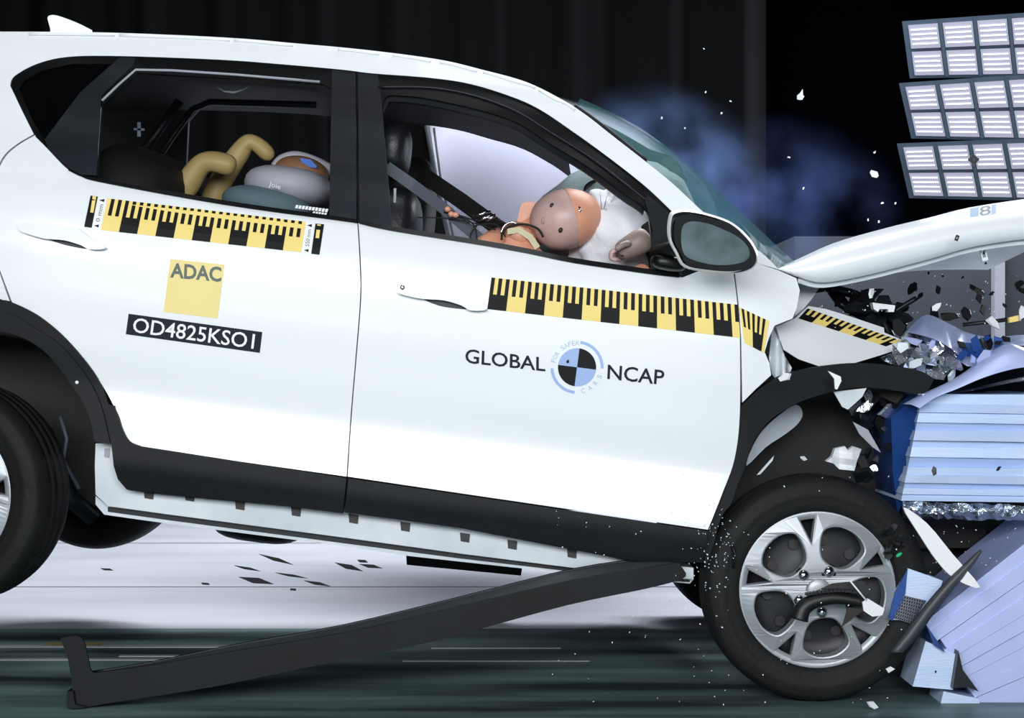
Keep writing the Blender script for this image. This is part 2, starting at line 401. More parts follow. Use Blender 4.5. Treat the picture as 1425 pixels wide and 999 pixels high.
for x, yy in ((207, 688), (264, 691), (334, 703), (412, 712), (492, 722), (564, 733), (647, 748), (713, 758), (796, 770)):
    panel('clip_hole', [(x-7, yy-7), (x+7, yy-5), (x+6, yy+7), (x-6, yy+5)], .052, 'debris_black', car, t=.006, cu=0, cv=0)
panel('jack_mark', [(145, 624), (153, 624), (152, 637), (145, 636)], .053, 'grey_trim', car, t=.003, cu=0, cv=0)
# underside
V, Fc = merge([boxv(P(150, 690, .2), P(960, 640, 1.6))]); 
un = [[P(x, yy-14, .12), P(x, yy-14, .14)+Vector((0, 1.45, 0))] for x, yy in st]
loft('underbody', un, 'dark_interior', car)
a = P(565, 776, 1.5); b = P(727, 800, 1.5); V = [P(565, 770, 1.5), P(727, 788, 1.5), P(725, 801, 1.5), P(566, 786, 1.5)]
obj('underbody_rail', V+[v+Vector((0, .08, 0)) for v in V], [[0, 1, 2, 3], [7, 6, 5, 4], [0, 4, 5, 1], [2, 6, 7, 3], [1, 5, 6, 2], [0, 3, 7, 4]], 'dark_interior', car, smooth=False)
blob('fuel_tank', P(366, 716, 1.2), (.16, .25, .085), 'dark_interior', car, rot=(0, .13, 0), e=.6)

# windows, pillars, frames
qg = [(14, 119), (20, 106), (51, 89), (95, 79), (170, 79), (120, 130), (66, 205), (49, 187), (30, 153)]
panel('quarter_glass', [(26, 124), (34, 112), (58, 98), (100, 88), (158, 88), (112, 128), (62, 196), (44, 165)], off(.014), 'tint_glass', car, t=.004, cu=30, cv=14)
panel('quarter_frame', cr(WTOP[:5], 4)+[(166, 84), (158, 88), (100, 88), (58, 98), (34, 112), (26, 124), (44, 165), (62, 196), (65, 205), (47, 187), (30, 153)], off(.006), 'gloss_black', car, t=.03, cu=30, cv=14)
panel('c_pillar_trim', [(66, 205), (62, 194), (112, 128), (166, 80), (188, 80), (186, 90), (141, 133), (134, 244), (114, 243), (95, 234), (80, 220)], off(.004), 'pillar_film', car, t=.03, cu=30, cv=14)
panel('window_frame', cr(WTOP[4:8], 4)+[(480, 97.5), (463, 125), (450, 117), (190, 101), (143, 146), (141, 133), (186, 90), (184, 79)], off(.008), 'gloss_black', rd, t=.03, cu=30, cv=10)
panel('b_pillar_trim', [(462, 97), (495, 100), (496, 308), (458, 303)], off(.004), 'pillar_film', rd, t=.03, cu=0, cv=14)
panel('b_pillar_trim', [(498, 100), (526, 103), (531, 140), (545, 319), (500, 310)], off(.004), 'pillar_film', fd, t=.03, cu=0, cv=14)
IN_F = cr([(530, 150), (538, 134), (560, 133), (596, 137), (664, 152), (719, 170), (766, 200), (817, 231), (868, 269), (897, 290), (905, 320), (907, 372)], 4)
panel('window_frame', [(526, 103)]+cr(WTOP[8:], 4)+[(948, 384), (907, 374)]+list(reversed(IN_F))+[(531, 140)], off(.008), 'gloss_black', fd, t=.035, cu=30, cv=9)
IN2 = [(x+(4 if x < 540 else -2), yy+(9 if x > 540 else 5)) for x, yy in IN_F[:-8]]
panel('window_seal', IN_F[:-8]+list(reversed(IN2)), off(.03), 'black_plastic', fd, t=.03, cu=30, cv=0)
tube('frame_moulding', [P(x, yy, SIDE(x, yy)+.004) for x, yy in cr([(526, 121), (600, 122), (660, 133), (719, 155), (766, 184), (817, 216), (868, 254), (905, 283)], 4)], .0035, 'steel_dark', fd, 6)
tube('frame_moulding', [P(x, yy, SIDE(x, yy)+.004) for x, yy in [(142, 140), (165, 118), (189, 97), (240, 98), (330, 104), (445, 114)]], .004, 'grey_trim', rd, 6)
panel('belt_moulding', cr([(95, 233), (114, 243), (136, 248), (238, 266), (340, 283), (470, 301), (496, 305)], 4)+list(reversed(cr([(95, 237), (114, 246), (136, 252.5), (238, 272), (340, 289), (470, 306.5), (497, 310.5)], 4))), off(-.008), 'gloss_black', rd, t=.03, cu=30, cv=0)
panel('belt_moulding', cr([(499, 306), (545, 315), (664, 333), (732, 345), (800, 359), (903, 374), (945, 379)], 4)+list(reversed(cr([(500, 311), (545, 321), (664, 340), (732, 352), (800, 366), (903, 381), (945, 386)], 4))), off(-.008), 'gloss_black', fd, t=.03, cu=30, cv=0)
panel('window_glass', [(141, 146), (190, 100), (450, 116), (464, 124), (461, 304), (340, 288), (238, 270), (133, 246)], off(.022), 'window_glass', rd, t=.004, cu=30, cv=14)
tube('glass_edge', [P(140, 150, SIDE(140, 150)+.01), P(137, 190, SIDE(137, 190)+.01), P(133, 244, SIDE(133, 244)+.01)], .003, 'grey_trim', rd, 6)
panel('mirror_sail', [(897, 276), (902, 272), (934, 297), (950, 383), (906, 376), (908, 320)], off(-.004), 'black_plastic', fd, t=.02, cu=12, cv=12)
quads('glass_mark', [[(412+i*4.6, 285+i*.6), (415.5+i*4.6, 285.4+i*.6), (414+i*4.6, 290+i*.6), (410.5+i*4.6, 289.6+i*.6)] for i in range(10)]+[[(436+i*4, 294+i*.5), (439+i*4, 294.4+i*.5), (438+i*4, 297+i*.5), (435+i*4, 296.6+i*.5)] for i in range(5)], off(.016), 'print_white', rd)
# windscreen
NE = cr([(800, 150), (850, 189), (900, 228), (980, 298), (1060, 356), (1084, 376)], 4)
CE = cr([(806, 146), (862, 168), (916, 200), (985, 258), (1060, 335), (1096, 368)], 4)
rows = []
for (a, c) in zip(NE, CE):
    A = P(a[0], a[1], SIDE(*a)+.02); C = P(c[0], c[1], YC); B = Vector((A.x, 2*YC-A.y, A.z))
    rows.append([A*((1-t)**2*.5+.5*(1-t))+C*(2*t*(1-t)*.5+.5*(1-abs(2*t-1)))*1.0+B*(t*t*.5+.5*t) if False else
                 (A*(1-2*t)+C*(2*t) if t <= .5 else C*(2-2*t)+B*(2*t-1))+(C-(A+B)/2)*(.25*math.sin(4*math.pi*min(t, 1-t)/1.0*.5)**2 if 0 < t < 1 and t != .5 else 0) for t in [0, .12, .25, .38, .5, .62, .75, .88, 1]])
loft('windscreen', rows, 'screen_glass', car)
tube('windscreen_seal', [P(x, yy, SIDE(x, yy)+.015) for x, yy in cr([(800, 147), (835, 172), (900, 224)], 5)], .006, 'black_plastic', car, 6)
panel('cowl', [(1042, 352), (1062, 350), (1096, 372), (1083, 378), (1060, 368)], .35, 'steel_dark', car, t=.8, cu=0, cv=0)

# door handles
for pts, gap, par in (([(25, 313), (30, 310), (52, 310), (100, 315), (114, 322), (126, 332), (146, 344), (135, 347), (122, 346), (112, 341), (88, 334), (62, 332), (40, 326), (28, 321)], [(64, 331), (90, 333), (112, 339), (121, 346), (105, 344), (84, 339)], rd),
                      ([(547, 399), (552, 394), (566, 393), (600, 398), (636, 403), (655, 416), (678, 430), (655, 432), (642, 425), (618, 418), (590, 416), (572, 413), (552, 407)], [(588, 415), (618, 417), (644, 424), (652, 430), (634, 429), (610, 425)], fd)):
    sp = cr(pts, 3, True)
    panel('door_handle', sp, off(-.028), 'white_paint', par, t=.03, cu=10, cv=5)
    panel('handle_recess', cr(gap, 3, True), off(-.003), 'steel_dark', par, t=.002, cu=0, cv=0)
blob('key_lock', P(560, 400, -.03), (.007, .004, .007), 'chrome', fd)

# stickers: measuring tapes
def ruler(quad, n0, n1, first_black, depth, par, total=None):
    """n1 blocks of 50 mm, each with 10 mm ticks in the upper half"""
    panel('measuring_tape', [quad[0], quad[1], quad[2], quad[3]], off(-.0015, depth), 'tape_yellow', par, t=.001, cu=20, cv=8)
    qs = []; N = total or n1
    for i in range(n0, math.ceil(N)):
        blk = (i % 2 == 0) == first_black
        e = min((i+1)/N, 1)
        if blk:
            qs.append([bil(quad, i/N, .52), bil(quad, e, .52), bil(quad, e, 1), bil(quad, i/N, 1)])
        for k in range(5):
            if (k % 2 == 0) == blk:
                a, b = (i+k/5)/N, (i+(k+1)/5)/N
                if b <= 1.001: qs.append([bil(quad, a, 0), bil(quad, b, 0), bil(quad, b, .525), bil(quad, a, .525)])
    quads('tape_marks', qs, off(-.0022, depth), 'print_black', par)
ruler([(150, 276), (425.5, 308.5), (419, 351), (140, 320)], 0, 11, False, SIDE, rd)
for q, tick in (([(126, 272), (136, 273.5), (127.5, 317), (117, 315.5)], [(129, 272.5), (134, 273.5), (130, 296), (125.5, 295.5)]),
                ([(439, 311), (451, 312), (444.5, 354.5), (433, 353)], [(441.5, 312), (446.5, 312.6), (444, 331.5), (439, 331)])):
    panel('tape_end', q, off(-.0015), 'print_black', rd, t=.001, cu=0, cv=5); quads('tape_marks', [tick], off(-.0022), 'tape_yellow', rd)
for q, s in (([(137, 274), (149, 275.5), (139, 319), (128.5, 317)], '0 mm'), ([(426.5, 309), (437, 310.5), (431.5, 353), (420.5, 351)], '550 mm')):
    panel('tape_label', q, off(-.0013), 'print_white', rd, t=.001, cu=0, cv=5)
    a, b, c, d = [bil(q, *uv) for uv in ((.25, .78), (.25, .22), (.75, .22), (.75, .78))]
    text('label_text', s, [a, b, c, d], off(-.002), 'print_green', rd)
    for vv0 in (.04, .86):
        arr = [bil(q, *uv) for uv in ((.2, vv0+.05), (.75, vv0), (.75, vv0+.1), (.2, vv0+.06))]
        quads('arrow_mark', [arr], off(-.002), 'print_black', rd)
ruler([(684, 386), (1027, 424), (1030, 470), (678, 430)], 0, 13.4, True, SIDE, fd, total=13.4)
# yellow club badge and number plate
q = [(237, 360), (312.5, 368), (303, 443), (227.5, 434)]
panel('yellow_badge', q, off(-.0015), 'sign_yellow', rd, t=.001, cu=0, cv=12)
text('badge_lettering', 'ADAC', [bil(q, .02, .07), bil(q, .95, .05), bil(q, .98, .33), bil(q, .04, .35)], off(-.0025), 'print_green', rd, bold=.028)
q = [(179, 436.5), (365, 462), (361.5, 491), (175, 465)]
panel('number_plate', q, off(-.0015), 'print_navy', rd, t=.001, cu=0, cv=12)
text('plate_lettering', 'OD4825KSO1', [bil(q, .045, .14), bil(q, .95, .14), bil(q, .95, .86), bil(q, .045, .86)], off(-.0025), 'print_white', rd, bold=.008)
text('door_lettering', 'GLOBAL', [(648, 485), (759, 497.5), (759, 517), (647, 505)], off(-.002), 'print_navy', fd, bold=.012)
text('door_lettering', 'NCAP', [(846, 507), (925, 515), (923.5, 536), (845, 527.5)], off(-.002), 'print_navy', fd, bold=.012)
cx, cy, RR = 803, 511, 26.6
def arc(a0, a1, r0, r1, n=12, tilt=.13):
    qs = []
    for i in range(n):
        A, B = math.radians(a0+(a1-a0)*i/n)-tilt, math.radians(a0+(a1-a0)*(i+1)/n)-tilt
        f = lambda a, r: (cx+r*math.cos(a), cy-r*math.sin(a))
        qs.append([f(A, r1), f(B, r1), f(B, r0), f(A, r0)])
    return qs
quads('target_emblem', arc(90, 180, .1, RR)+arc(270, 360, .1, RR), off(-.002), 'print_blue', fd, n=1)
quads('target_emblem', arc(0, 90, .1, RR)+arc(180, 270, .1, RR), off(-.002), 'print_black', fd, n=1)
for A_ in (arc(5, 90, 33, 37), arc(190, 272, 33, 37)): quads('emblem_ring', A_, off(-.002), 'print_blue', fd, n=1)
def arctext(s, a0, a1, r, h, flip):
    for i, ch in enumerate(s):
        if ch == ' ': continue
        a = math.radians(a0+(a1-a0)*i/(len(s)-1))-.13; w_ = h*.36*(.55 if ch in 'I' else 1)
        u = (math.cos(a), -math.sin(a)); tv = (math.sin(a), math.cos(a))
        sg = -1 if flip else 1
        f = lambda rr, tt: (cx+u[0]*rr+tv[0]*tt*sg, cy+u[1]*rr+tv[1]*tt*sg)
        q = [f(r+h, -w_), f(r+h, w_), f(r, w_), f(r, -w_)] if not flip else [f(r, -w_), f(r, w_), f(r+h, w_), f(r+h, -w_)]
        text('emblem_lettering', ch, q, off(-.002), 'print_pale', fd)
arctext('FOR SAFER', 172, 96, 30.5, 6.5, False)
arctext('CARS', 292, 345, 30.5, 6.5, True)
obj('camera_mark', *shard_geo(P(790, 503.5, -.004), .006, random.Random(5), .3), 'debris_black', fd, smooth=False)
# ------------------------------------------------------------------ wheels
def lathe_rows(prof, k=64):        # prof: (radius, axial) -> rows round the wheel axis; axial = towards the viewer of the wheel's face
    return [[Vector((r*math.cos(2*math.pi*j/k), -ax, r*math.sin(2*math.pi*j/k))) for j in range(k)] for r, ax in prof]
def wheel_mesh(name, rows, T, mat, par):
    return loft(name, [[T @ v for v in r] for r in rows], mat, par, closed=True)
def pol(r, deg): return (r*math.cos(math.radians(deg)), r*math.sin(math.radians(deg)))
COVER = None
def cover_geo():
    R = .222; loops = [[pol(R, i*3) for i in range(120)]]
    for k in range(5):
        a = 62+72*k
        w_ = cr([pol(.078, a-16), pol(.105, a-27), pol(.150, a-26), pol(.176, a-21), pol(.190, a-8), pol(.190, a+8), pol(.176, a+21), pol(.150, a+26), pol(.105, a+27), pol(.078, a+16)], 3, True)
        loops.append(w_)
        b = a+36; loops.append([pol(.128, b-1.6), pol(.212, b-8), pol(.2125, b), pol(.212, b+8), pol(.128, b+1.6)])
    V, Fc = shape2d(loops, .006, .005)
    return V, Fc, loops
def make_wheel(T, spin, cover=True, detail=True):
    prof = [(.200, .070), (.208, .082), (.216, .086), (.222, .080), (.224, .072), (.214, .045), (.150, .030), (.10, .042), (.06, .046), (.0, .046)]
    w_ = wheel_mesh('wheel', lathe_rows(prof), T, 'steel_dark', car)
    tp = [(.214, -.085), (.222, -.098), (.245, -.106), (.275, -.106), (.298, -.098), (.311, -.082), (.316, -.055), (.3165, -.042), (.309, -.040), (.309, -.032), (.317, -.030), (.3175, -.006), (.309, -.004), (.309, .004), (.3175, .006), (.317, .030), (.309, .032), (.309, .040), (.3165, .042), (.316, .055), (.311, .080), (.303, .094), (.298, .098), (.294, .1005), (.275, .106), (.262, .108), (.258, .1055), (.245, .106), (.230, .100), (.222, .096), (.214, .084), (.214, .06)]
    wheel_mesh('tyre', lathe_rows(tp, 96), T, 'rubber', w_)
    if not cover: return w_
    V, Fc = COVER[0], COVER[1]
    Rs = Matrix.Rotation(math.radians(spin), 4, 'Y')
    out = []
    for v in V:
        r = math.hypot(v.x, v.y); dome = .088+.018*math.cos(min(r/.222, 1)*math.pi/2)-(.010 if r > .2 else 0)
        out.append(T @ (Rs @ Vector((v.x, -(dome+v.z), v.y))))
    obj('wheel_cover', out, Fc, 'wheel_silver', w_, smooth=False)
    # sloping inner walls of the openings
    for lp in COVER[2][1:]:
        n = len(lp); cxx = sum(p[0] for p in lp)/n; cyy = sum(p[1] for p in lp)/n
        big = len(lp) > 8; rows = []
        for s_, d in ((1.02, 0), (.97, .014), (.92 if big else .85, .034)):
            row = []
            for p in lp:
                x, z = cxx+(p[0]-cxx)*s_, cyy+(p[1]-cyy)*s_
                r = math.hypot(x, z); dome = .088+.018*math.cos(min(r/.222, 1)*math.pi/2)-.002
                row.append(T @ (Rs @ Vector((x, -(dome-d), z))))
            rows.append(row)
        loft('cover_opening', rows, 'wheel_silver', w_, closed=True)
    wheel_mesh('cover_rim', lathe_rows([(.198, .083), (.204, .088), (.216, .092), (.222, .088), (.224, .08)]), T, 'wheel_silver', w_)
    wheel_mesh('centre_cap', lathe_rows([(.036, .10), (.034, .114), (.030, .117), (.015, .119), (.0, .1195)], 32), T, 'wheel_silver', w_)
    for k in range(5):
        p = pol(.060, 62+72*k); c = Rs @ Vector((p[0], -.106, p[1]))
        for nm, rr, dd, mt in (('lug_seat', .022, .004, 'steel_dark'), ('lug_nut', .0155, .016, 'chrome')):
            rows = [[T @ (c+Vector((rr*s_*math.cos(q), -dd*h, rr*s_*math.sin(q)))) for q in [2*math.pi*j/12 for j in range(12)]] for s_, h in ((1, -.5), (1, .6), (.7, 1), (.0, 1.05))]
            loft(nm, rows, mt, w_, closed=True)
    for k in range(10):            # ventilation holes of the steel wheel
        p = pol(.135, 36*k+8); c = Vector((p[0], -.046, p[1]))
        loft('vent_hole', [[T @ (c+Vector((s_*.015*math.cos(q), 0, s_*.015*math.sin(q)))) for q in [2*math.pi*j/12 for j in range(12)]] for s_ in (1, .01)], 'debris_black', w_, closed=True)
    return w_
COVER = cover_geo()
def WT(c, yaw, camber=0): return Matrix.Translation(c) @ Matrix.Rotation(math.radians(yaw), 4, 'Z') @ Matrix.Rotation(math.radians(camber), 4, 'X')
fw = P(1130, 812, .10); fw.z = .3168; make_wheel(WT(fw, 0, 0), 0)
rw = P(-62, 684, .12); make_wheel(WT(rw, -12), 20)
make_wheel(WT(Vector((rw.x+.07, 1.62, rw.z)), 180), 0, cover=False)
make_wheel(WT(Vector((fw.x, 1.62, .32)), 180), 0, cover=False)
tube('rear_axle', [Vector((rw.x, .2, rw.z)), Vector((rw.x+.03, 1.6, rw.z))], .035, 'dark_interior', car)
tube('suspension_arm', [P(60, 600, .35), P(95, 690, .4), P(130, 720, .45)], .03, 'crumple_dark', car)
tube('brake_hose', [P(84, 580, .3), P(93, 610, .28), P(88, 640, .3), P(110, 680, .3)], .006, 'belt_grey', car)

# ------------------------------------------------------------------ interior
def ring(name, outer, inner, y, mat, par, t=.03):
    n = len(outer); V = [P(x, yy, y) for x, yy in outer]+[P(x, yy, y) for x, yy in inner]
    V += [v+Vector((0, t, 0)) for v in V]
    Fc = []
    for i in range(n):
        j = (i+1) % n; Fc += [[i, j, n+j, n+i], [2*n+i, 3*n+i, 3*n+j, 2*n+j], [i, 2*n+i, 2*n+j, j], [n+i, n+j, 3*n+j, 3*n+i]]
    return obj(name, V, Fc, mat, par, smooth=False)
far_in = cr([(592, 172), (598, 168), (640, 171), (720, 190), (800, 222), (860, 252), (915, 290), (930, 340)], 4)+[(930, 420), (640, 420)]
far_out = [(560, 130)]*1
def push(p, c, s): return (c[0]+(p[0]-c[0])*s, c[1]+(p[1]-c[1])*s)
far_out = []
for (x, yy) in far_in:
    far_out.append((x-46 if x < 600 else (x+30 if x > 900 else x+14), yy-62 if yy < 330 else yy+150))
ring('far_door', far_out, far_in, 1.58, 'dark_interior', car)
tube('far_door_edge', [P(594, 175, 1.57), P(606, 245, 1.57), P(626, 340, 1.57)], .010, 'grey_trim', car)
tube('far_door_edge', [P(604, 178, 1.6), P(613, 245, 1.6), P(633, 340, 1.6)], .005, 'grey_trim', car)
rin = [(262, 168), (285, 142), (420, 146), (455, 150), (456, 250), (455, 330), (280, 330), (258, 250)]
rout = [(120, 120), (170, 100), (400, 100), (560, 110), (560, 250), (555, 420), (120, 420), (110, 250)]
ring('far_rear_door', rout, rin, 1.58, 'dark_interior', car)
tube('headliner_edge', [P(206, 242, 1.2), P(240, 190, 1.2), P(268, 152, 1.2), P(292, 142, 1.2), P(440, 146, 1.2)], .012, 'seat_leather', car)
tube('belt_strap', [P(178, 236, 1.0), P(215, 190, 1.0), P(250, 140, 1.0)], .016, 'seat_leather', car)
tube('grab_handle', [P(303, 122, .45), P(312, 127, .45), P(325, 128.5, .45), P(338, 125, .45), P(349, 118, .45)], lambda t: .0035*math.sin(math.pi*min(max(t, .12), .88)), 'print_white', car)
quads('belt_tag', [[(186, 178), (201, 179), (201, 182), (186, 181)], [(191, 170), (196, 170), (196, 190), (191, 190)]], const(.8), 'print_pale', car)
panel('cabin_floor', [(130, 420), (1020, 540), (1020, 720), (130, 680)], 1.5, 'dark_interior', car, t=.02, cu=0, cv=0)
panel('tailgate_wall', [(-60, 80), (60, 80), (60, 420), (-60, 420)], 1.3, 'dark_interior', car, t=.02, cu=0, cv=0)
blob('rear_seat', P(190, 370, .8), (.17, .62, .36), 'dark_interior', car, rot=(0, .35, 0), e=.5)
ds = empty('seat_anchor', (0, 0, 0)); bpy.data.objects.remove(ds)
seat = blob('front_seat', P(538, 385, .45), (.09, .24, .27), 'seat_leather', car, rot=(0, .12, 0), e=.5)
hr = blob('headrest', P(548, 211, .42), (.052, .13, .085), 'seat_leather', seat, rot=(0, .10, 0), e=.65)
tube('stitching', [P(556, 176, .34), P(564, 186, .335), P(567.5, 205, .335), P(564, 225, .335), P(558, 240, .34)], .0016, 'stitch', seat, 6)
blob('front_seat', P(560, 380, 1.25), (.09, .24, .40), 'dark_interior', car, rot=(0, .12, 0), e=.5)
def strap(name, pts, wd, mat, par, th=.003):
    rows = []
    for i, p in enumerate(pts):
        a, b = Vector(pts[max(i-1, 0)]), Vector(pts[min(i+1, len(pts)-1)])
        d = (b-a).normalized(); u = d.cross(Vector((0, 1, 0))).normalized()*wd/2; p = Vector(p); h = Vector((0, th, 0))
        rows.append([p+u, p-u, p-u+h, p+u+h])
    return loft(name, rows, mat, par, closed=True, smooth=False, cap=True)
strap('seat_belt', [P(538, 232, .24), P(575, 258, .26), P(615, 288, .3), P(660, 326, .34), P(690, 350, .36)], .034, 'belt_grey', car)
strap('seat_belt', [P(584, 240, .75), P(640, 278, .6), P(700, 322, .42), P(730, 345, .36)], .05, 'belt_black', car)
panel('seat_switch', [(548, 262), (551.5, 262), (551, 282), (547.5, 282)], .18, 'grey_trim', car, t=.004, cu=0, cv=0)
box('dashboard', P(905, 372, .15), P(1030, 440, 1.45), 'dark_interior', car)
blob('steering_wheel_hub', P(915, 345, .42), (.05, .12, .10), 'dark_interior', car, rot=(0, -.5, 0), e=.7)
# instrument cables and plugs near the driver's belt
for pts, r in (([(560, 303), (610, 303), (650, 308), (690, 320)], .002), ([(618, 295), (640, 300), (660, 314), (664, 338)], .0025), ([(640, 300), (664, 310), (655, 326), (656, 345)], .0025), ([(664, 310), (690, 305), (715, 318)], .003), ([(660, 314), (690, 312), (704, 330)], .002)):
    tube('instrument_cable', [P(x, yy, .30) for x, yy in cr(pts, 4)], r, 'belt_black', car, 6)
for a, b in (((658, 301), (683, 294)), ((662, 307), (690, 299)), ((676, 306), (690, 301))):
    pl = tube('cable_plug', [P(*a, .27), P(*b, .27)], .0042, 'chrome', car); 
for c in ((623, 291), (628, 298), (634, 299)): blob('cable_connector', P(*c, .28), (.009, .007, .008), 'dummy_orange', car, nz=.3)
# airbags
def wrinkle(v):
    a = math.atan2(v.z, v.x); r = 1+.055*math.sin(a*17)*max(0, 1-abs(v.y))+.02*math.sin(a*31+1)
    return (v.x*r, v.y*r, v.z*r)
blob('passenger_airbag', P(852, 332, 1.0), (.30, .36, .25), 'airbag_grey', car, rot=(0, -.35, 0), e=.9, nz=.1, nsc=2.2, seg=40)
blob('driver_airbag', P(860, 326, .50), (.165, .19, .145), 'airbag_white', car, rot=(0, -.55, 0), e=.95, nz=.10, nsc=3, seg=72, warp=wrinkle)
for i, a in enumerate((20, 42, 60, 78, 95, 118)):
    ca = math.radians(a); c0 = (838, 300)
    tube('airbag_crease', [P(c0[0]+math.cos(ca)*r, c0[1]-math.sin(ca)*r*.9, .325+.0006*r) for r in (10, 20, 30, 36+3*(i % 3))], lambda t: .0016*(1.1-t), 'grey_trim', car, 6)
blob('vent_patch', P(832, 266, .72), (.045, .01, .04), 'steel_dark', car, rot=(0, -.4, 0), e=.8)
# ------------------------------------------------------------------ side mirror
hs = cr([(931, 303), (938, 294), (958, 292), (990, 299), (1020, 311), (1044, 334), (1054, 357), (1046, 373), (1022, 380), (985, 378), (952, 371), (940, 352), (930, 330)], 4, True)
c0 = (992, 338)
rows = []
for s_, d in ((.94, -.235), (1.0, -.225), (1.02, -.20), (.97, -.15), (.80, -.11), (.4, -.09), (.02, -.085)):
    k = (d+5)/(5-.225); rows.append([P(*push(p, c0, s_), d) for p in hs])
mir = loft('side_mirror', rows, 'white_paint', car, closed=True)
inn = [push(p, (994, 340), .92) for p in hs]; inn = [(x+3.5, yy+2.5) for x, yy in inn]
panel('mirror_bezel', inn, lambda px, py: -.240-.0003*(px-996)+.00045*(py-340), 'black_plastic', mir, t=.06, cu=0, cv=0)
gl = cr([(949, 318), (958, 309), (976, 309), (999, 316), (1029, 331), (1043, 349), (1036, 364), (999, 369), (960, 360), (949, 345)], 4, True)
panel('mirror_glass', gl, lambda px, py: -.245-.0003*(px-996)+.00045*(py-340), 'mirror_glass', mir, t=.004, cu=0, cv=0)
tube('mirror_arm', [P(912, 352, .03), P(935, 346, -.04), P(965, 350, -.13)], .022, 'black_plastic', mir)
blob('mirror_foot', P(930, 366, .0), (.05, .04, .022), 'gloss_black', mir, rot=(0, .15, 0), e=.7)
# ------------------------------------------------------------------ crushed front end of the car
fe = panel('front_fender', [(1023, 381), (1052, 366), (1083, 376), (1108, 387), (1113, 404), (1109, 428), (1103, 443), (1078, 453), (1070, 470), (1064, 490), (1071, 506), (1073, 522), (1052, 541), (1033, 560), (1031.5, 470), (1028, 423)], SIDE, 'white_paint', car, t=.02, cu=14, cv=10)
ruler([(1028, 427), (1071, 447), (1063, 491), (1036, 477)], 0, 2.3, False, SIDE, fe, total=2.3)
panel('torn_fender_flap', [(1075, 455), (1083, 470), (1092, 495), (1102, 512), (1098, 522), (1080, 528), (1074, 520), (1070, 498)], lambda px, py: .12+.03*math.sin(px*.35), 'white_metal', car, t=.01, cu=4, cv=6)
panel('inner_wing', [(1112, 392), (1128, 390), (1142, 398), (1128, 418), (1118, 430), (1106, 440), (1110, 415)], .3, 'white_metal', car, t=.03, cu=8, cv=8)
LED = lambda px, py: .08+.0010*(px-1080)+.0012*max(0, 500-py)
ledge = panel('fender_ledge', [(1080, 455), (1106, 443), (1126, 426), (1150, 430), (1182, 440), (1230, 456), (1231, 463), (1256, 473), (1262, 482), (1226, 494), (1180, 508), (1144, 511), (1112, 500), (1090, 486)], LED, 'white_paint', car, t=.02, cu=12, cv=8)
ruler([(1124, 429), (1254, 474), (1233, 482), (1111, 443)], 0, 6.5, True, LED, ledge, total=6.5)
FO = [(1030, 566), (1052, 545), (1076, 529), (1107, 517), (1148, 509), (1196, 505), (1244, 509), (1280, 516), (1300, 527)]
FI = [(1287, 552), (1256, 545), (1208, 539), (1172, 542), (1136, 551), (1105, 563), (1076, 581), (1057, 602), (1044, 626), (1037, 650), (1026, 675), (1018, 700), (1008, 712), (1000, 730), (990, 770), (981, 785), (985, 740), (1006, 688), (1018, 655), (1025, 618)]
panel('wheel_arch_trim', cr(FO, 5)+cr(FI, 4), lambda px, py: .03+.00035*max(0, px-1030), 'black_plastic', car, t=.06, cu=16, cv=12)
panel('wheel_house_liner', [(1030, 560), (1110, 515), (1200, 500), (1300, 520), (1290, 700), (1250, 800), (1200, 700), (1000, 790), (990, 740)], .42, 'dark_interior', car, t=.02, cu=0, cv=0)
box('engine_bay', P(1125, 470, .45), P(1265, 720, 1.5), 'dark_interior', car)
panel('liner_shard', cr([(1039, 648), (1047, 622), (1062, 598), (1085, 577), (1108, 563), (1117, 575), (1110, 590), (1090, 606), (1066, 622)], 3, True), lambda px, py: .16+.0015*(px-1040), 'white_metal', car, t=.006, cu=8, cv=8)
panel('liner_shard', [(1053, 661), (1077, 634), (1075, 641), (1058, 660)], .14, 'white_metal', car, t=.006, cu=0, cv=0)
# bonnet, buckled upwards
HU = cr([(1081, 374), (1105, 364), (1158, 339), (1230, 318), (1292, 303), (1348, 289), (1425, 277), (1500, 268), (1570, 264)], 4)
HR = cr([(1082, 375), (1108, 368), (1165, 346), (1230, 329), (1292, 315), (1348, 306), (1425, 297), (1500, 290), (1570, 287)], 4)
HL = cr([(1084, 376), (1115, 387), (1148, 393), (1210, 382), (1292, 361), (1352, 344), (1425, 333), (1500, 330), (1570, 330)], 4)
rows = []
for u, r, l in zip(HU, HR, HL):
    a, b, c = P(*l, .13), P(*r, .13), P(*u, .62)
    m1 = b*.6+c*.4+Vector((0, 0, .004)); far = Vector((c.x, 1.16, c.z-.01)); fb_ = Vector((b.x, 1.64, b.z)); fl_ = Vector((a.x, 1.64, a.z))
    rows.append([a+Vector((0, .03, .004)), a, a*.5+b*.5+Vector((0, -.012, 0)), b, b+Vector((0, .02, .004)), m1, c, far, fb_, fl_])
hood = loft('bonnet', rows, 'white_paint', car)
rows2 = [[v+Vector((0, 0, -.018)) for v in (r[0], r[4]-Vector((0, 0, .03)), r[6]-Vector((0, 0, .05)), r[7]-Vector((0, 0, .05)), r[9])] for r in rows]
loft('bonnet_inner', rows2, 'white_metal', hood)
HD = lambda px, py: .34
quads('bonnet_mark', [[(1350, 290), (1362, 288), (1362, 300), (1350, 302)], [(1380, 285), (1386, 284), (1386, 297), (1380, 298)]], const(.20), 'print_pale', hood)
text('bonnet_lettering', '8', [(1363, 288), (1379, 285), (1379, 298), (1363, 301)], const(.20), 'grey_trim', hood, bold=.01)
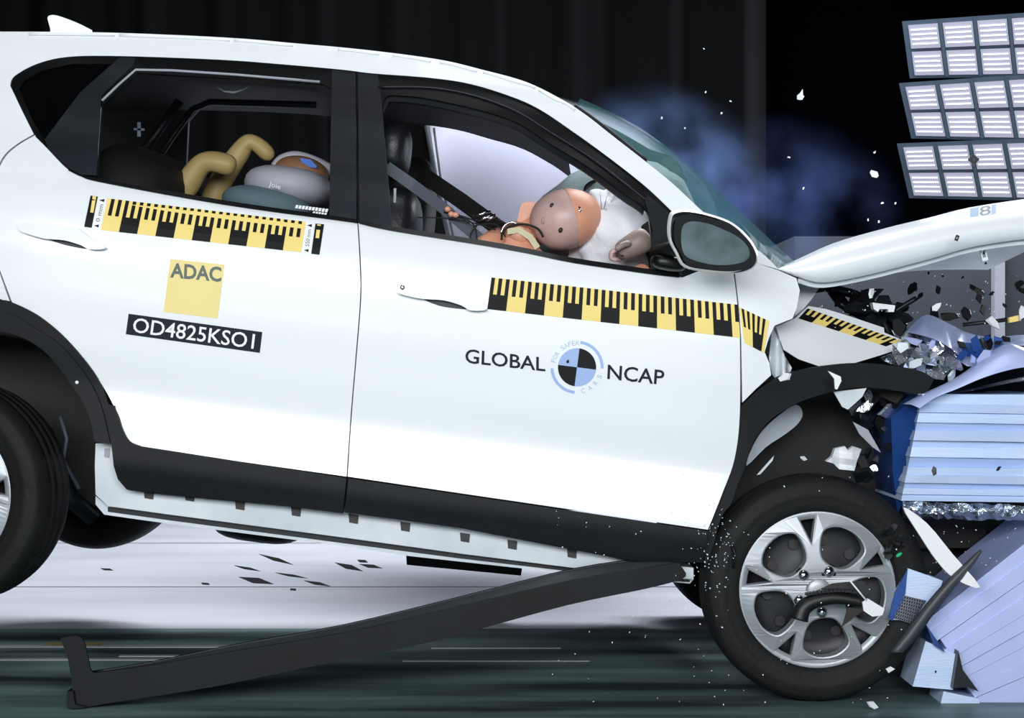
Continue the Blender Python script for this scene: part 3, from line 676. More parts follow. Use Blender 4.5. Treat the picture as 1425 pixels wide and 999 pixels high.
# torn metal around the headlamp, each piece a part
rg = random.Random(11)
def shards(name, region, n, s0, s1, mats, y0, y1, par, rng):
    for i in range(n):
        x, yy = region(rng); y = rng.uniform(y0, y1)
        obj(name, *shard_geo(P(x, yy, y), rng.uniform(s0, s1), rng, .3), rng.choice(mats), par, smooth=False)
def inpoly(poly):
    def f(rng):
        while True:
            x = rng.uniform(min(p[0] for p in poly), max(p[0] for p in poly)); y = rng.uniform(min(p[1] for p in poly), max(p[1] for p in poly))
            c = False
            for a, b in zip(poly, poly[1:]+poly[:1]):
                if (a[1] > y) != (b[1] > y) and x < (b[0]-a[0])*(y-a[1])/(b[1]-a[1])+a[0]: c = not c
            if c: return x, y
    return f
hl = panel('crushed_headlamp', [(1256, 468), (1275, 462), (1300, 474), (1335, 492), (1330, 512), (1312, 526), (1290, 528), (1262, 512), (1235, 505), (1225, 498), (1262, 484)], lambda px, py: .24+.03*math.sin(px*.21)*math.cos(py*.3), 'crumple_silver', car, t=.03, cu=6, cv=5, smooth=False)
shards('torn_metal', inpoly([(1238, 488), (1262, 470), (1300, 474), (1335, 494), (1325, 525), (1275, 528)]), 46, .012, .034, ['crumple_silver', 'crumple_silver', 'crumple_dark', 'white_metal', 'alu_lavender_slant'], .10, .24, car, rg)
shards('torn_metal', inpoly([(1170, 545), (1255, 545), (1268, 600), (1250, 680), (1200, 680), (1195, 600)]), 46, .012, .04, ['crumple_dark', 'crumple_dark', 'steel_dark', 'crumple_silver', 'debris_black', 'crumple_dark'], .16, .36, car, rg)
shards('torn_metal', inpoly([(1130, 400), (1210, 395), (1260, 440), (1250, 470), (1180, 435)]), 26, .015, .05, ['crumple_dark', 'debris_black', 'steel_dark', 'crumple_dark'], .3, .6, car, rg)
panel('torn_bracket', [(1160, 545), (1206, 540), (1200, 552), (1180, 570), (1172, 566)], .1, 'white_metal', car, t=.01, cu=8, cv=8)
panel('torn_bracket', [(1187, 587), (1208, 598), (1226, 630), (1214, 622), (1196, 604)], .12, 'grey_trim', car, t=.01, cu=0, cv=0)
pc = [(1150, 642), (1158, 636), (1162, 624), (1176, 621), (1180, 627), (1188, 621), (1199, 625), (1193, 640), (1189, 655), (1168, 653), (1160, 645)]
panel('broken_bracket', pc, lambda px, py: .02+.012*math.sin(px*.2)+.008*math.cos(py*.3), 'debris_white', car, t=.03, cu=9, cv=9, smooth=False)
for pts, r in (([(1165, 420), (1200, 440), (1230, 440), (1260, 455)], .012), ([(1150, 400), (1190, 410), (1215, 425), (1240, 470)], .014), ([(1220, 450), (1250, 430), (1275, 415)], .008)):
    tube('broken_hose', [P(x, yy, .5) for x, yy in cr(pts, 4)], r, 'crumple_dark', car)
panel('fuse_box', [(1214, 421), (1246, 425), (1244, 434), (1236, 434), (1236, 430), (1224, 430), (1222, 434), (1216, 430)], .3, 'debris_white', car, t=.04, cu=0, cv=0)
tube('brake_hose', [P(x, yy, -.02) for x, yy in ((1018, 758), (1023, 770), (1021, 790))], .004, 'steel_dark', car, 6)

# ------------------------------------------------------------------ detached sill moulding lying from floor to the front wheel
mo_top = cr([(84, 888), (112, 886), (122, 915), (128, 935), (150, 934), (215, 925), (320, 907), (480, 880), (650, 841), (800, 806), (900, 790), (945, 783)], 4)
mo_bot = cr([(955, 798), (948, 806), (900, 819), (790, 842), (650, 880), (560, 902), (420, 930), (300, 955), (180, 974), (130, 982), (100, 986), (101, 955), (94, 915)], 4)
MD = lambda px, py: -.07+.00004*(px-100)
mz = P(100, 986, -.36)
md = panel('sill_moulding', mo_top+mo_bot, MD, 'black_plastic', None, t=.012, cu=20, cv=14)
tag(md, 'long black plastic sill moulding torn loose, hanging from the front wheel down to the floor', 'car trim')
up = cr([(130, 935), (215, 921), (320, 899), (480, 870), (650, 829), (800, 792), (900, 778), (946, 779)], 4); lo = cr([(130, 940), (215, 926), (320, 908), (480, 881), (650, 842), (800, 807), (900, 791), (948, 790)], 4)
loft('top_flange', [[P(*b, MD(*b)), P(*a, MD(*a)+.07)] for a, b in zip(up, lo)], 'grey_plastic', md)
tube('flange_edge', [P(a[0], a[1], MD(*a)+.07) for a in up], .004, 'steel_dark', md, 6)
panel('end_hook', [(93, 962), (102, 962), (104, 980), (120, 984), (100, 987), (93, 985)], -.085, 'black_plastic', md, t=.05, cu=0, cv=0)

# ------------------------------------------------------------------ deformable barrier
bar = empty('deformable_barrier', (P(1420, 900, .3).x, .6, 0), 'crushed lavender-blue aluminium honeycomb barrier wedged against the front of the car', 'crash barrier')
rb = random.Random(21)
def solid_slab(name, pts, y, depth, mat, par, jit=0):
    f = [P(x, yy, y(x, yy) if callable(y) else y) for x, yy in pts]; b = [v+Vector((0, depth, 0)) for v in f]; n = len(f)
    return obj(name, f+b, [list(reversed(range(n))), list(range(n, 2*n))]+[[i, (i+1) % n, (i+1) % n+n, i+n] for i in range(n)], mat, par, smooth=False)
ys = [548, 562, 574, 588, 599, 613, 622, 636, 650, 661, 672, 679, 688, 697]
for i, (a, b) in enumerate(zip(ys, ys[1:])):
    t0 = (a-548)/149; x0 = 1284-30*t0; x0b = 1284-30*((b-548)/149)
    dy = rb.uniform(-.004, .004); mid = [(x0+ (1560-x0)*k/6, a+k*rb.uniform(-.3, .9)) for k in range(1, 6)]
    top = [(x0, a)]+mid+[(1560, a+rb.uniform(-2, 5))]; bot = [(1560, b+4), (x0b, b-.4)]
    tilt = rb.uniform(-.12, .12)
    solid_slab('face_sheet', top+bot, lambda px, py, a=a, dy=dy, tl=tilt: .06+dy+.002*(py-a)*tl*8, .5, 'alu_lavender', bar)
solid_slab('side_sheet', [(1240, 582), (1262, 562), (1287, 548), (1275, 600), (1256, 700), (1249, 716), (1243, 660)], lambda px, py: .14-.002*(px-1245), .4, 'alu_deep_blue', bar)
# crinkled foil along the lower edge
rows = []
for k in range(46):
    x = 1256+k*7; yy = 698+k*.12*7*.25
    rows.append([P(x, yy+dv+rb.uniform(-1.5, 1.5), .045+rb.uniform(-.02, .02)+(.05 if dv > 16 else 0)) for dv in (0, 6, 11, 16, 22)])
loft('crinkled_foil', rows, 'alu_foil', bar, smooth=False)
# swooping top sheet
TS = cr([(1256, 562), (1290, 545), (1322, 530), (1350, 512), (1378, 490), (1402, 478), (1425, 484), (1500, 510)], 4)
BS = cr([(1280, 568), (1302, 553), (1332, 541), (1362, 528), (1392, 518), (1425, 511), (1455, 512), (1530, 530)], 4)
loft('top_sheet', [[P(*b, -.02), P((a[0]+b[0])/2, (a[1]+b[1])/2-2, .0), P(*a, .10), P(a[0]+8, a[1]+4, .5)] for a, b in zip(TS, BS)], 'alu_lavender_slant', bar)
rows = [[P(x, yy, .10), P(x+14, yy-8, .5)] for x, yy in cr([(1287, 550), (1340, 546), (1425, 530), (1550, 520)], 5)]
loft('dark_gap_sheet', rows, 'alu_foil', bar)
US = [(1268, 453), (1290, 438), (1320, 450), (1345, 462), (1380, 470), (1400, 468), (1425, 466), (1470, 470)]
UL = [(1262, 462), (1300, 472), (1330, 490), (1338, 504), (1352, 510), (1372, 500), (1395, 484), (1440, 480)]
def cren(p, k): return cr(p, k)
rows = []
for i, (a, b) in enumerate(zip(cren(US, 4), cren(UL, 4))):
    rows.append([P(*b, .12+.02*math.sin(i*1.3)), P((a[0]*.4+b[0]*.6), (a[1]*.4+b[1]*.6)+4*math.sin(i*1.7), .2+.03*math.cos(i*.9)), P((a[0]*.7+b[0]*.3), (a[1]*.7+b[1]*.3), .27), P(*a, .34)])
loft('crumpled_sheet', rows, 'alu_lavender_slant', bar)
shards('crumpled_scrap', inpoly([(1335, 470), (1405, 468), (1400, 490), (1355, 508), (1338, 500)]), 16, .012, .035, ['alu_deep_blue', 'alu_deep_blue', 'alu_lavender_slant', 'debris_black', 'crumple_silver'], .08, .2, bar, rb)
solid_slab('backing_block', [(1300, 470), (1425, 500), (1600, 500), (1600, 1000), (1330, 1000), (1262, 720), (1262, 600)], .62, .5, 'crumple_dark', bar)
# lower, slanting bumper block made of angled strips
lowq = [(1286, 866), (1470, 722), (1560, 960), (1384, 1010)]
N = 11
for i in range(N):
    a, b = i/N, (i+1)/N-.0015
    q = [bil(lowq, 0, a), bil(lowq, 1, a), bil(lowq, 1, b), bil(lowq, 0, b)]
    jx = rb.uniform(-5, 5) if 0 < i else 0
    q[0] = (q[0][0]+jx, q[0][1]-jx*.6); q[3] = (q[3][0]+jx, q[3][1]-jx*.6)
    solid_slab('bumper_strip', q, .02+rb.uniform(-.005, .005), .35, 'alu_lavender_slant', bar)
solid_slab('bumper_block', [(1288, 892), (1334, 912), (1326, 960), (1270, 955)], .0, .16, 'alu_lavender', bar)
solid_slab('bumper_block', [(1313, 962), (1362, 972), (1370, 1010), (1302, 1010)], .01, .14, 'alu_lavender', bar)
solid_slab('torn_edge', [(1334, 906), (1340, 932), (1362, 962), (1345, 956), (1326, 958)], -.03, .1, 'crumple_dark', bar)
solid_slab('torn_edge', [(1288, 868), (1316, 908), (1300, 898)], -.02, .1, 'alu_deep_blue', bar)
# broken pieces in front of it, each a thing
ch = empty('honeycomb_chunk', P(1275, 866, -.05), 'small broken lavender honeycomb cube between the wheel and the curved grey trim', 'honeycomb block')
solid_slab('block', [(1264, 791), (1312, 808), (1294, 866), (1238, 862), (1246, 828)], -.02, .09, 'alu_lavender', ch)
solid_slab('blue_side', [(1263, 792), (1260, 826), (1242, 864), (1237, 860), (1246, 824)], -.026, .01, 'alu_deep_blue', ch)
solid_slab('cell_face', [(1259, 829), (1289, 836), (1268, 868), (1244, 860)], -.03, .012, 'honeycomb_cell', ch)
cells = []
for i in range(8):
    for j in range(8):
        u, v = (i+.5*(j % 2)+.4)/8.6, (j+.5)/8
        c = bil([(1259, 829), (1289, 836), (1268, 868), (1244, 860)], u, v)
        vsx = []; fsx = []
        for k in range(6):
            a = math.pi/3*k
            for r in (2.5, 1.9): vsx.append(P(c[0]+math.cos(a)*r, c[1]+math.sin(a)*r, -.031))
        for k in range(6): fsx.append([2*k, 2*k+1, (2*k+3) % 12, (2*k+2) % 12])
        cells.append((vsx, fsx))
V, Fc = merge(cells); tag(obj('honeycomb_cells', V, Fc, 'honeycomb_wall', ch, smooth=False), kind='stuff')
o = solid_slab('plastic_blade', cr([(1257, 706), (1290, 728), (1325, 770), (1364, 817), (1330, 806), (1305, 782), (1280, 745)], 3, True), lambda px, py: -.05-.0006*(px-1257), .012, 'debris_white', None)
tag(o, 'white pointed plastic blade sticking out below the silver foil of the barrier', 'debris')
A_ = cr([(1364, 764), (1340, 786), (1310, 815), (1282, 848), (1258, 880), (1237, 908)], 4); B_ = cr([(1367, 767), (1352, 790), (1325, 822), (1297, 858), (1276, 888), (1256, 908)], 4)
rows = [[P(*a, -.10), P((a[0]+b[0])/2, (a[1]+b[1])/2, -.118), P(*b, -.10), P((a[0]+b[0])/2, (a[1]+b[1])/2, -.085)] for a, b in zip(A_, B_)]
o = loft('arch_trim_strip', rows, 'grey_plastic', None, closed=True, cap=True)
tag(o, 'curved dark grey trim strip flying loose between front wheel and barrier', 'car trim')

# ------------------------------------------------------------------ crash test dummies and the child seat
def skin(name, nodes, edges, mat, par, sub=2):
    c = Vector(nodes[0][0]); me = bpy.data.meshes.new(name); me.from_pydata([Vector(p)-c for p, r in nodes], edges, []); me.materials.append(MATS[mat])
    o = bpy.data.objects.new(name, me); COL.objects.link(o); place(o, c, par)
    m = o.modifiers.new('skin', 'SKIN'); m.use_smooth_shade = True
    for i, (p, r) in enumerate(nodes): me.skin_vertices[0].data[i].radius = (r, r) if not isinstance(r, tuple) else r; me.skin_vertices[0].data[i].use_root = (i == 0)
    o.modifiers.new('sub', 'SUBSURF').levels = sub; o.modifiers['sub'].render_levels = sub
    return o
dd = empty('crash_test_dummy', P(640, 480, .45), 'adult crash test dummy with bare pinkish head thrown forward against the white airbag', 'dummy')
body = skin('body', [(P(620, 450, .46), .13), (P(660, 405, .46), .14), (P(700, 365, .45), .13), (P(724, 338, .44), .075), (P(744, 314, .43), .045), (P(768, 308, .42), .045),
                     (P(716, 338, .33), .06), (P(770, 412, .26), .044), (P(850, 412, .28), .036), (P(905, 372, .30), .030),
                     (P(716, 345, .60), .06), (P(780, 400, .66), .045)],
            [(0, 1), (1, 2), (2, 3), (3, 4), (4, 5), (2, 6), (6, 7), (7, 8), (8, 9), (2, 10), (10, 11)], 'dummy_orange', dd)
hc = P(787, 305, .36)
def headwarp(v):
    f = 1+.05*v.z-(.10 if v.y > .3 else 0)
    return (v.x*(1+.06*v.z), v.y, v.z*(1-.05*v.x)+(-.05*v.x*v.x))
head = blob('head', hc, (.108, .10, .090), 'dummy_pink', dd, rot=(0, -.25, 0), seg=40, warp=headwarp)
# orange skull cap seam on the right half
def capwarp(v):
    x = max(v.x, .16+.10*(1-v.z*v.z)); k = 1.0 if v.x >= x-1e-6 else 1.0
    r = math.sqrt(max(1e-6, 1-min(x, .999)**2)); q = math.hypot(v.y, v.z)
    s_ = r/q if (v.x < x and q > r) else 1
    return headwarp(Vector((x, v.y*s_, v.z*s_)))
blob('skull_cap', hc, (.1095, .1015, .0915), 'dummy_orange', dd, rot=(0, -.25, 0), seg=40, warp=capwarp)
def headsurf(px, py, bias=0):
    # nearest point of the head ellipsoid towards the camera at this pixel
    p = P(px, py, .36)-hc; k = 1-(p.x/.108)**2-(p.z/.092)**2
    return P(px, py, .36-.1*math.sqrt(max(k, 0))-bias)
for x, yy, m_ in ((768, 286, 'debris_black'), (780, 320, 'debris_black')):
    blob('screw_hole', headsurf(x, yy), (.006, .004, .008), m_, head, rot=(0, .5, 0))
blob('screw_hole', headsurf(805, 292), (.009, .004, .011), 'steel_dark', head); blob('screw', headsurf(806.5, 293, .003), (.006, .004, .006), 'chrome', head)
blob('scuff', headsurf(756, 307, -.001), (.006, .0025, .010), 'dummy_grey', head)
panel('neck_bracket', cr([(718, 322), (722, 298), (727, 283), (742, 281), (752, 288), (744, 300), (738, 318)], 3, True), .40, 'dummy_orange', dd, t=.07, cu=6, cv=6)
blob('shoulder_pad', P(722, 328, .34), (.055, .07, .04), 'dummy_orange', dd, rot=(0, .4, 0), nz=.12)
strap('shoulder_strap', [P(706, 322, .27), P(722, 320, .265), P(738, 330, .265), P(748, 345, .27)], .018, 'cream_strap', dd)
tube('neck_cable', [P(x, yy, .27) for x, yy in cr([(698, 334), (700, 322), (712, 314), (730, 312), (748, 318), (756, 330)], 4)], .0035, 'belt_black', dd, 6)
tube('wrist_ring', [P(x, yy, .28) for x, yy in cr([(697, 325), (702, 314), (712, 309), (722, 313)], 4)], .003, 'chrome', dd, 6)
# right forearm and fist by the mirror
fa = skin('hand', [(P(905, 328, .26), .046), (P(886, 339, .25), .040), (P(868, 347, .25), .034), (P(856, 354, .25), .022)], [(0, 1), (1, 2), (2, 3)], 'dummy_grey', dd)
for k in range(4):
    z = .215+.022*k
    skin('finger', [(P(864+2*k, 344+k, z), .0095), (P(851+2*k, 350+k, z-.004), .009), (P(850+2*k, 360, z), .0085), (P(860+2*k, 362, z+.004), .008)], [(0, 1), (1, 2), (2, 3)], 'dummy_pink', fa, 1)
skin('thumb', [(P(878, 338, .215), .011), (P(866, 341, .195), .010), (P(856, 348, .195), .009)], [(0, 1), (1, 2)], 'dummy_grey', fa, 1)
tube('wrist_seam', [P(x, yy, .212) for x, yy in ((862, 340), (858, 347), (862, 355), (868, 356))], .002, 'debris_black', fa, 6)
# child dummy and rear-facing child seat
cs = empty('infant_carrier', P(405, 330, .45), 'pale grey child seat shell with white rim and teal cushion on the rear bench', 'child seat')
blob('shell', P(404, 262, .42), (.135, .20, .062), 'child_seat_grey', cs, rot=(0, .14, 0), e=.85)
loft('rim', tube_geo([P(x, yy, .62) for x, yy in cr([(383, 232), (392, 222), (410, 217), (432, 222), (455, 233), (470, 245)], 4)], .016, 10), 'child_seat_grey', cs, closed=True)
blob('cushion', P(372, 286, .30), (.135, .12, .052), 'child_seat_teal', cs, rot=(0, .2, 0), e=.9)
blob('base', P(400, 345, .5), (.18, .22, .12), 'dark_interior', cs, e=.5)
text('shell_lettering', 'Joie', [(375, 252), (391, 257), (390, 266), (373, 261)], const(.19), 'print_white', cs, bold=.01)
cd = empty('child_dummy', P(330, 330, .5), 'tan child crash dummy with two bent legs raised and brown head in the child seat', 'dummy')
skin('body', [(P(380, 330, .52), .06), (P(330, 320, .52), .055), (P(246, 280, .45), .042), (P(268, 245, .44), .040), (P(283, 222, .43), .036), (P(308, 226, .42), .036), (P(330, 234, .42), .034)],
     [(0, 1), (1, 2), (2, 3), (3, 4), (4, 5), (5, 6)], 'dummy_tan', cd)
skin('leg', [(P(290, 290, .62), .042), (P(308, 250, .62), .040), (P(328, 220, .62), .037), (P(347, 194, .62), .032), (P(364, 205, .62), .030), (P(380, 222, .61), .026)],
     [(0, 1), (1, 2), (2, 3), (3, 4), (4, 5)], 'dummy_tan', cd)
blob('head', P(420, 240, .52), (.085, .085, .05), 'dummy_brown', cd, rot=(0, .2, 0))
panel('blue_mark', [(417, 220), (432, 222), (441, 231), (440, 234), (423, 231)], .445, 'blue_mark', cd, t=.006, cu=0, cv=0)

# ------------------------------------------------------------------ floodlight banks behind the car
def lamp_bank(q, label):
    y = 4.6; root = empty('floodlight_bank', P(q[3][0]+60, q[3][1], y), label, 'floodlight', 'floodlight banks behind the car')
    def W(u, v, d=0): p = bil(q, u/5, v/2); return P(p[0], p[1], y+.10*v/2-d)
    def slab(u0, u1, v0, v1, d0, d1):
        f = [W(u0, v0, d1), W(u1, v0, d1), W(u1, v1, d1), W(u0, v1, d1)]; b = [W(u0, v0, d0), W(u1, v0, d0), W(u1, v1, d0), W(u0, v1, d0)]
        return f+b, [[3, 2, 1, 0], [4, 5, 6, 7], [0, 1, 5, 4], [1, 2, 6, 5], [2, 3, 7, 6], [3, 0, 4, 7]]
    obj('housing', *slab(-.09, 5.1, -.10, 2.05, -.09, 0), 'lamp_housing', root, smooth=False)
    for i in range(5):
        for j in range(2):
            m_ = obj('lamp_module', *slab(i+.07, i+.93, j+.06, j+.94, 0, .015), 'lamp_face', root, smooth=False)
            parts = []
            for r in range(4):
                for c in range(12):
                    u, v = i+.12+.76*(c+.5)/12, j+.16+.70*(r+.5)/4; parts.append(slab(u-.017, u+.017, v-.022, v+.022, .013, .02))
            tag(obj('led_dots', *merge(parts), 'led', m_, smooth=False), kind='stuff')
        if i: obj('divider', *slab(i-.05, i+.05, 0, 2, 0, .03), 'lamp_housing', root, smooth=False)
lamp_bank([(1260, 33), (1500, 17), (1508, 104), (1270, 107)], 'topmost of the three white LED floodlight banks')
lamp_bank([(1256, 119), (1496, 103), (1510, 196), (1272, 191)], 'middle of the three white LED floodlight banks')
lamp_bank([(1253, 203), (1494, 194), (1508, 279), (1269, 274)], 'lowest of the three white LED floodlight banks, just above the bonnet')

# ------------------------------------------------------------------ smoke beyond the car
def smoke(name, c, rad, dens, col, nsc, thr, label, boxy=False, tilt=0.0):
    o = blob(name, c, rad, 'led', None, seg=24, e=.5 if boxy else 1, rot=(0, tilt, 0))
    m = bpy.data.materials.new(name); m.use_nodes = True; nt = m.node_tree; L = nt.links.new
    nt.nodes.remove(nt.nodes['Principled BSDF']); out = nt.nodes['Material Output']
    v = nt.nodes.new('ShaderNodeVolumePrincipled'); v.inputs['Color'].default_value = (*col, 1); v.inputs['Anisotropy'].default_value = 0
    tc = nt.nodes.new('ShaderNodeTexCoord')
    m0 = nt.nodes.new('ShaderNodeMapping'); L(tc.outputs['Object'], m0.inputs[0]); m0.inputs['Location'].default_value = tuple(o.location-Vector(c))
    m1 = nt.nodes.new('ShaderNodeMapping'); L(m0.outputs[0], m1.inputs[0]); m1.inputs['Rotation'].default_value = (0, -tilt, 0)
    mp = nt.nodes.new('ShaderNodeMapping'); L(m1.outputs[0], mp.inputs[0]); mp.inputs['Scale'].default_value = (1/rad[0], 1/rad[1], 1/rad[2])
    if boxy:                       # fourth-power norm: full density inside, soft rim
        sx = nt.nodes.new('ShaderNodeSeparateXYZ'); L(mp.outputs[0], sx.inputs[0]); acc = None
        for k in range(3):
            q = nt.nodes.new('ShaderNodeMath'); q.operation = 'POWER'; q.inputs[1].default_value = 2.0; L(sx.outputs[k], q.inputs[0])
            q2 = nt.nodes.new('ShaderNodeMath'); q2.operation = 'POWER'; q2.inputs[1].default_value = 2.0; L(q.outputs[0], q2.inputs[0])
            if acc: ad = nt.nodes.new('ShaderNodeMath'); L(acc.outputs[0], ad.inputs[0]); L(q2.outputs[0], ad.inputs[1]); acc = ad
            else: acc = q2
        g = nt.nodes.new('ShaderNodeMapRange'); L(acc.outputs[0], g.inputs[0]); g.inputs[1].default_value = 1.0; g.inputs[2].default_value = .45; g.clamp = True
    else:
        g = nt.nodes.new('ShaderNodeTexGradient'); g.gradient_type = 'SPHERICAL'; L(mp.outputs[0], g.inputs[0])
    n = nt.nodes.new('ShaderNodeTexNoise'); n.inputs['Scale'].default_value = nsc; n.inputs['Detail'].default_value = 5; L(tc.outputs['Object'], n.inputs['Vector'])
    a = nt.nodes.new('ShaderNodeMath'); a.operation = 'MULTIPLY_ADD'; a.inputs[1].default_value = 1.6; a.inputs[2].default_value = -thr; L(n.outputs['Fac'], a.inputs[0])
    mx = nt.nodes.new('ShaderNodeMath'); mx.operation = 'MAXIMUM'; mx.inputs[1].default_value = 0.0; L(a.outputs[0], mx.inputs[0])
    pw = nt.nodes.new('ShaderNodeMath'); pw.operation = 'POWER'; pw.inputs[1].default_value = 1.3; L(g.outputs[0 if boxy else 'Fac'], pw.inputs[0])
    ml = nt.nodes.new('ShaderNodeMath'); ml.operation = 'MULTIPLY'; L(mx.outputs[0], ml.inputs[0]); L(pw.outputs[0], ml.inputs[1])
    m2 = nt.nodes.new('ShaderNodeMath'); m2.operation = 'MULTIPLY'; m2.inputs[1].default_value = dens; L(ml.outputs[0], m2.inputs[0])
    L(m2.outputs[0], v.inputs['Density']); L(v.outputs[0], out.inputs['Volume'])
    o.data.materials.clear(); o.data.materials.append(m)
    return tag(o, label, 'smoke', kind='stuff')
smoke('smoke_cloud', P(735, 312, 2.6), (.54, .62, .52), 9, (.86, .87, .98), 2.6, .25, 'dense lavender smoke filling the view through the front side window', True, .3)
smoke('smoke_haze', P(945, 255, 2.2), (.50, .45, .36), 5.5, (.27, .44, .86), 4.6, .70, 'bluish smoke curling up beside the windscreen', tilt=.7)
smoke('smoke_haze', P(1075, 300, 2.6), (.58, .5, .44), 2.4, (.22, .34, .85), 4.0, .70, 'thin dark blue smoke drifting above the bonnet hinge')

# ------------------------------------------------------------------ flying debris, each piece its own thing
rd_ = random.Random(5)
def debris(px, py, y, size, mat, label, name='debris_fragment', group=None, thin=.35):
    o = obj(name, *shard_geo(P(px, py, y), size, rd_, thin), mat, None, smooth=False); return tag(o, label, 'debris', group)
debris(1114, 135, 1.0, .016, 'debris_white', 'white cube-like fragment flying high against the black background', thin=1.2)
debris(1218, 243, 1.0, .016, 'debris_white', 'white rounded fragment flying left of the lowest floodlight bank', thin=.9)
def frame_piece(px, py, y, w_, h_, rot, mat, label, t=.35):
    c = P(px, py, y); k = (y+5)/F
    R = Matrix.Rotation(rot, 3, 'Y')
    V = []
    for d in (0, .006):
        for s_ in (1, 1-t*1.3):
            for sx, sz in ((-1, -1), (1, -1), (1, 1), (-1, 1)): V.append(c+R @ Vector((sx*w_*k*s_, 0, sz*h_*k*s_))+Vector((0, d, 0)))
    Fc = []
    for i in range(4):
        j = (i+1) % 4; Fc += [[i, j, 4+j, 4+i], [8+i, 12+i, 12+j, 8+j], [i, 8+i, 8+j, j], [4+i, 4+j, 12+j, 12+i]]
    return tag(obj('ring_clip', V, Fc, mat, None, smooth=False), label, 'debris')
frame_piece(1355, 222, .9, 6, 5.5, .7, 'debris_black', 'small black square clip flying in front of the lowest floodlight bank', .5)
frame_piece(1332, 331, .05, 2.4, 4, .35, 'debris_black', 'tiny black clip flying in front of the white bonnet side', .5)
frame_piece(1369, 353, .2, 4, 10, -.25, 'debris_white', 'white open clip flying just below the bonnet edge', .35)
for px, py, s_, lb in ((1213, 407, .018, 'white rectangular fragment flying under the bonnet beside dark hoses'), (1303, 427, .016, 'white sliver flying in front of the grey concrete block'),
                       (1382, 449, .022, 'pale grey lump flying above the blue crumpled sheet'), (1422, 434, .02, 'white fragment at right edge beside the yellow tie')):
    debris(px, py, .2, s_, 'debris_white', lb)
o = tube('cable_tie', [P(x, yy, .25) for x, yy in ((1340, 452), (1385, 447), (1425, 441))], .006, 'debris_black'); tag(o, 'thin black cable stretched above the crumpled blue sheet', 'cable')
o = solid_slab('yellow_tie', [(1404, 442), (1420, 438), (1421, 446), (1405, 449)], .22, .02, 'tape_yellow', None); tag(o, 'short yellow tie on the cable at right edge', 'debris')
for px, py, s_, lb in ((1092, 525, .02, 'white splinter on the left shoulder of the front arch trim'), (1118, 638, .012, 'small white hook flying above the front tyre'),
                       (1300, 655, .012, 'black chip in front of the barrier sheets, left one'), (1390, 652, .010, 'black and white chip in front of the barrier sheets, right one'), (1238, 931, .016, 'pale sliver falling right of the front tyre'),
                       (1214, 982, .016, 'white flake on the dark floor below the front wheel'), (1302, 935, .005, 'tiny dark chip on the lavender bumper block')):
    debris(px, py, -.10, s_, 'debris_black' if 'black' in lb or 'dark chip' in lb else 'debris_white', lb)
o = solid_slab('hook_fragment', [(1152, 516), (1170, 524), (1171, 530), (1165, 542), (1162, 541), (1161, 527)], -.02, .01, 'debris_white', None); tag(o, 'white hooked fragment flying in front of the front wheel arch trim', 'debris')
lv = empty('broken_lever', P(1150, 870, -.12), 'black ribbed plastic lever with white tag flying in front of the front wheel cover', 'debris')
tube('lever', [P(x, yy, -.12) for x, yy in cr([(1112, 862), (1118, 846), (1135, 836), (1165, 832), (1202, 838)], 4)], lambda t: .026-.012*t, 'debris_black', lv, 10)
for k in range(14):
    x = 1122+k*5.4; yy = 828-5*math.sin(k/13*2.6)-1; box('rib', P(x, yy+2, -.135), P(x+2.4, yy-3, -.11), 'steel_dark', lv)
solid_slab('lever_plate', [(1135, 823), (1158, 812), (1200, 808), (1212, 820), (1200, 838), (1150, 836)], -.105, .006, 'debris_black', lv)
solid_slab('lever_plate', [(1180, 845), (1204, 848), (1172, 872)], -.115, .006, 'debris_black', lv)
solid_slab('white_tag', [(1200, 838), (1208, 833), (1231, 847), (1228, 856), (1214, 858), (1202, 850)], -.14, .012, 'debris_white', lv)
tube('white_pin', [P(1182, 807, -.14), P(1206, 836, -.14)], .0025, 'debris_white', lv, 6)
wp = empty('black_wire_clump', P(1245, 760, -.05), 'clump of black broken plastic with a green tip beside the wheel cover', 'debris')
for k in range(12): obj('plastic_bit', *shard_geo(P(rd_.uniform(1232, 1262), rd_.uniform(735, 790), rd_.uniform(-.06, .0)), rd_.uniform(.012, .028), rd_, .4), 'debris_black', wp, smooth=False)
blob('green_tip', P(1251, 772, -.07), (.010, .005, .005), 'green_mark', wp, rot=(0, -.6, 0))
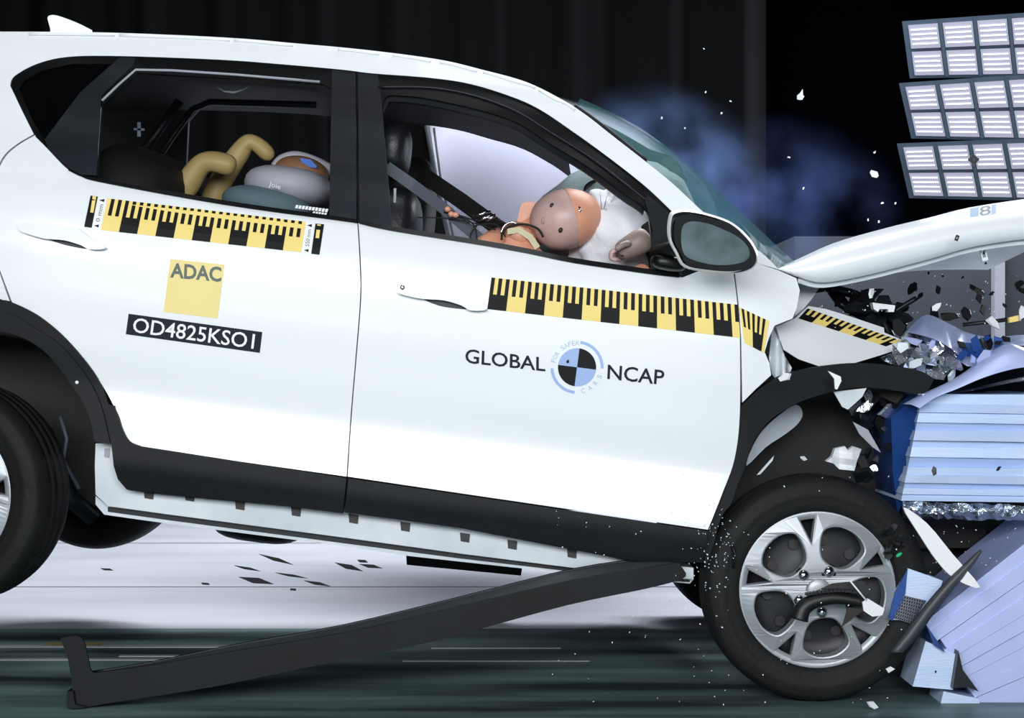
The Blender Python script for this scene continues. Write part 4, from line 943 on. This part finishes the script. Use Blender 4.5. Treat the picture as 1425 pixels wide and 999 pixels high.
BLK = [(1268, 402, 12), (1273, 396, 8), (1305, 404, 8), (1353, 400, 9), (1362, 406, 10), (1380, 408, 5), (1368, 430, 10), (1344, 436, 11), (1362, 414, 8), (1322, 440, 14), (1300, 438, 14), (1280, 412, 7), (1398, 425, 4), (1369, 351, 3), (1292, 380, 3), (1419, 395, 14), (1422, 404, 9), (1340, 386, 3), (1312, 384, 3), (1372, 366, 3), (1254, 428, 16), (1244, 440, 14)]
WHERE = ['left of the white sliver, large slanting', 'just above the large slanting one, small', 'above the white sliver, small', 'left end of the bent row by the pale post', 'middle of the bent row by the pale post', 'touching the left edge of the pale post', 'above the pale grey lump, broad',
         'left of the pale grey lump, broad', 'hanging below the bent row', 'above the crumpled blue sheet, second from left, broad', 'above the crumpled blue sheet, leftmost broad', 'between the two groups, narrow', 'right of the pale post, tiny', 'inside the white open clip, tiny', 'close under the bonnet, leftmost tiny',
         'at the right edge of the picture, largest', 'at the right edge under the largest', 'close under the bonnet, third tiny', 'close under the bonnet, second tiny', 'below the white open clip, tiny', 'right of the white fuse box, large', 'below the white fuse box, large']
for i, (px, py, r) in enumerate(BLK):
    debris(px, py, .55, r*.0021, 'debris_black', 'black plastic splinter '+WHERE[i], group='black splinters before the concrete block')
for i, (px, py, y) in enumerate([(980, 68, 1), (921, 164, 1.2), (953, 178, 1.2), (1118, 262, 1), (1098, 219, 1), (1017, 141, 1), (1004, 158, 1), (982, 128, 1.2), (1223, 308, .6), (1208, 306, .6), (1228, 282, .6), (1217, 212, .6), (1246, 283, .6)]):
    debris(px, py, y, .0045, 'debris_white', 'tiny white glass speck flying in the dark smoke above the bonnet', 'glass_speck', 'glass specks in the air', .8)
sp = []
rk = random.Random(17)
for i in range(330):
    if i < 110: x, yy, y = rk.gauss(990, 18), rk.gauss(770, 35), rk.uniform(-.15, 0)
    elif i < 220: x, yy, y = rk.uniform(760, 1260), rk.uniform(640, 980), rk.uniform(-.3, -.1)
    elif i < 270: x, yy, y = rk.uniform(1130, 1425), rk.uniform(380, 480), rk.uniform(.1, .4)
    else: x, yy, y = rk.uniform(1240, 1425), rk.uniform(720, 800), rk.uniform(.0, .1)
    v = P(x, yy, y)
    if v.z > .01: sp.append(shard_geo(v, rk.uniform(.0012, .0028), rk, .8))
tag(obj('glass_dust', *merge(sp), 'debris_white', None, smooth=False), 'fine pale glass dust spraying around the front wheel and door edge', 'glass dust', kind='stuff')
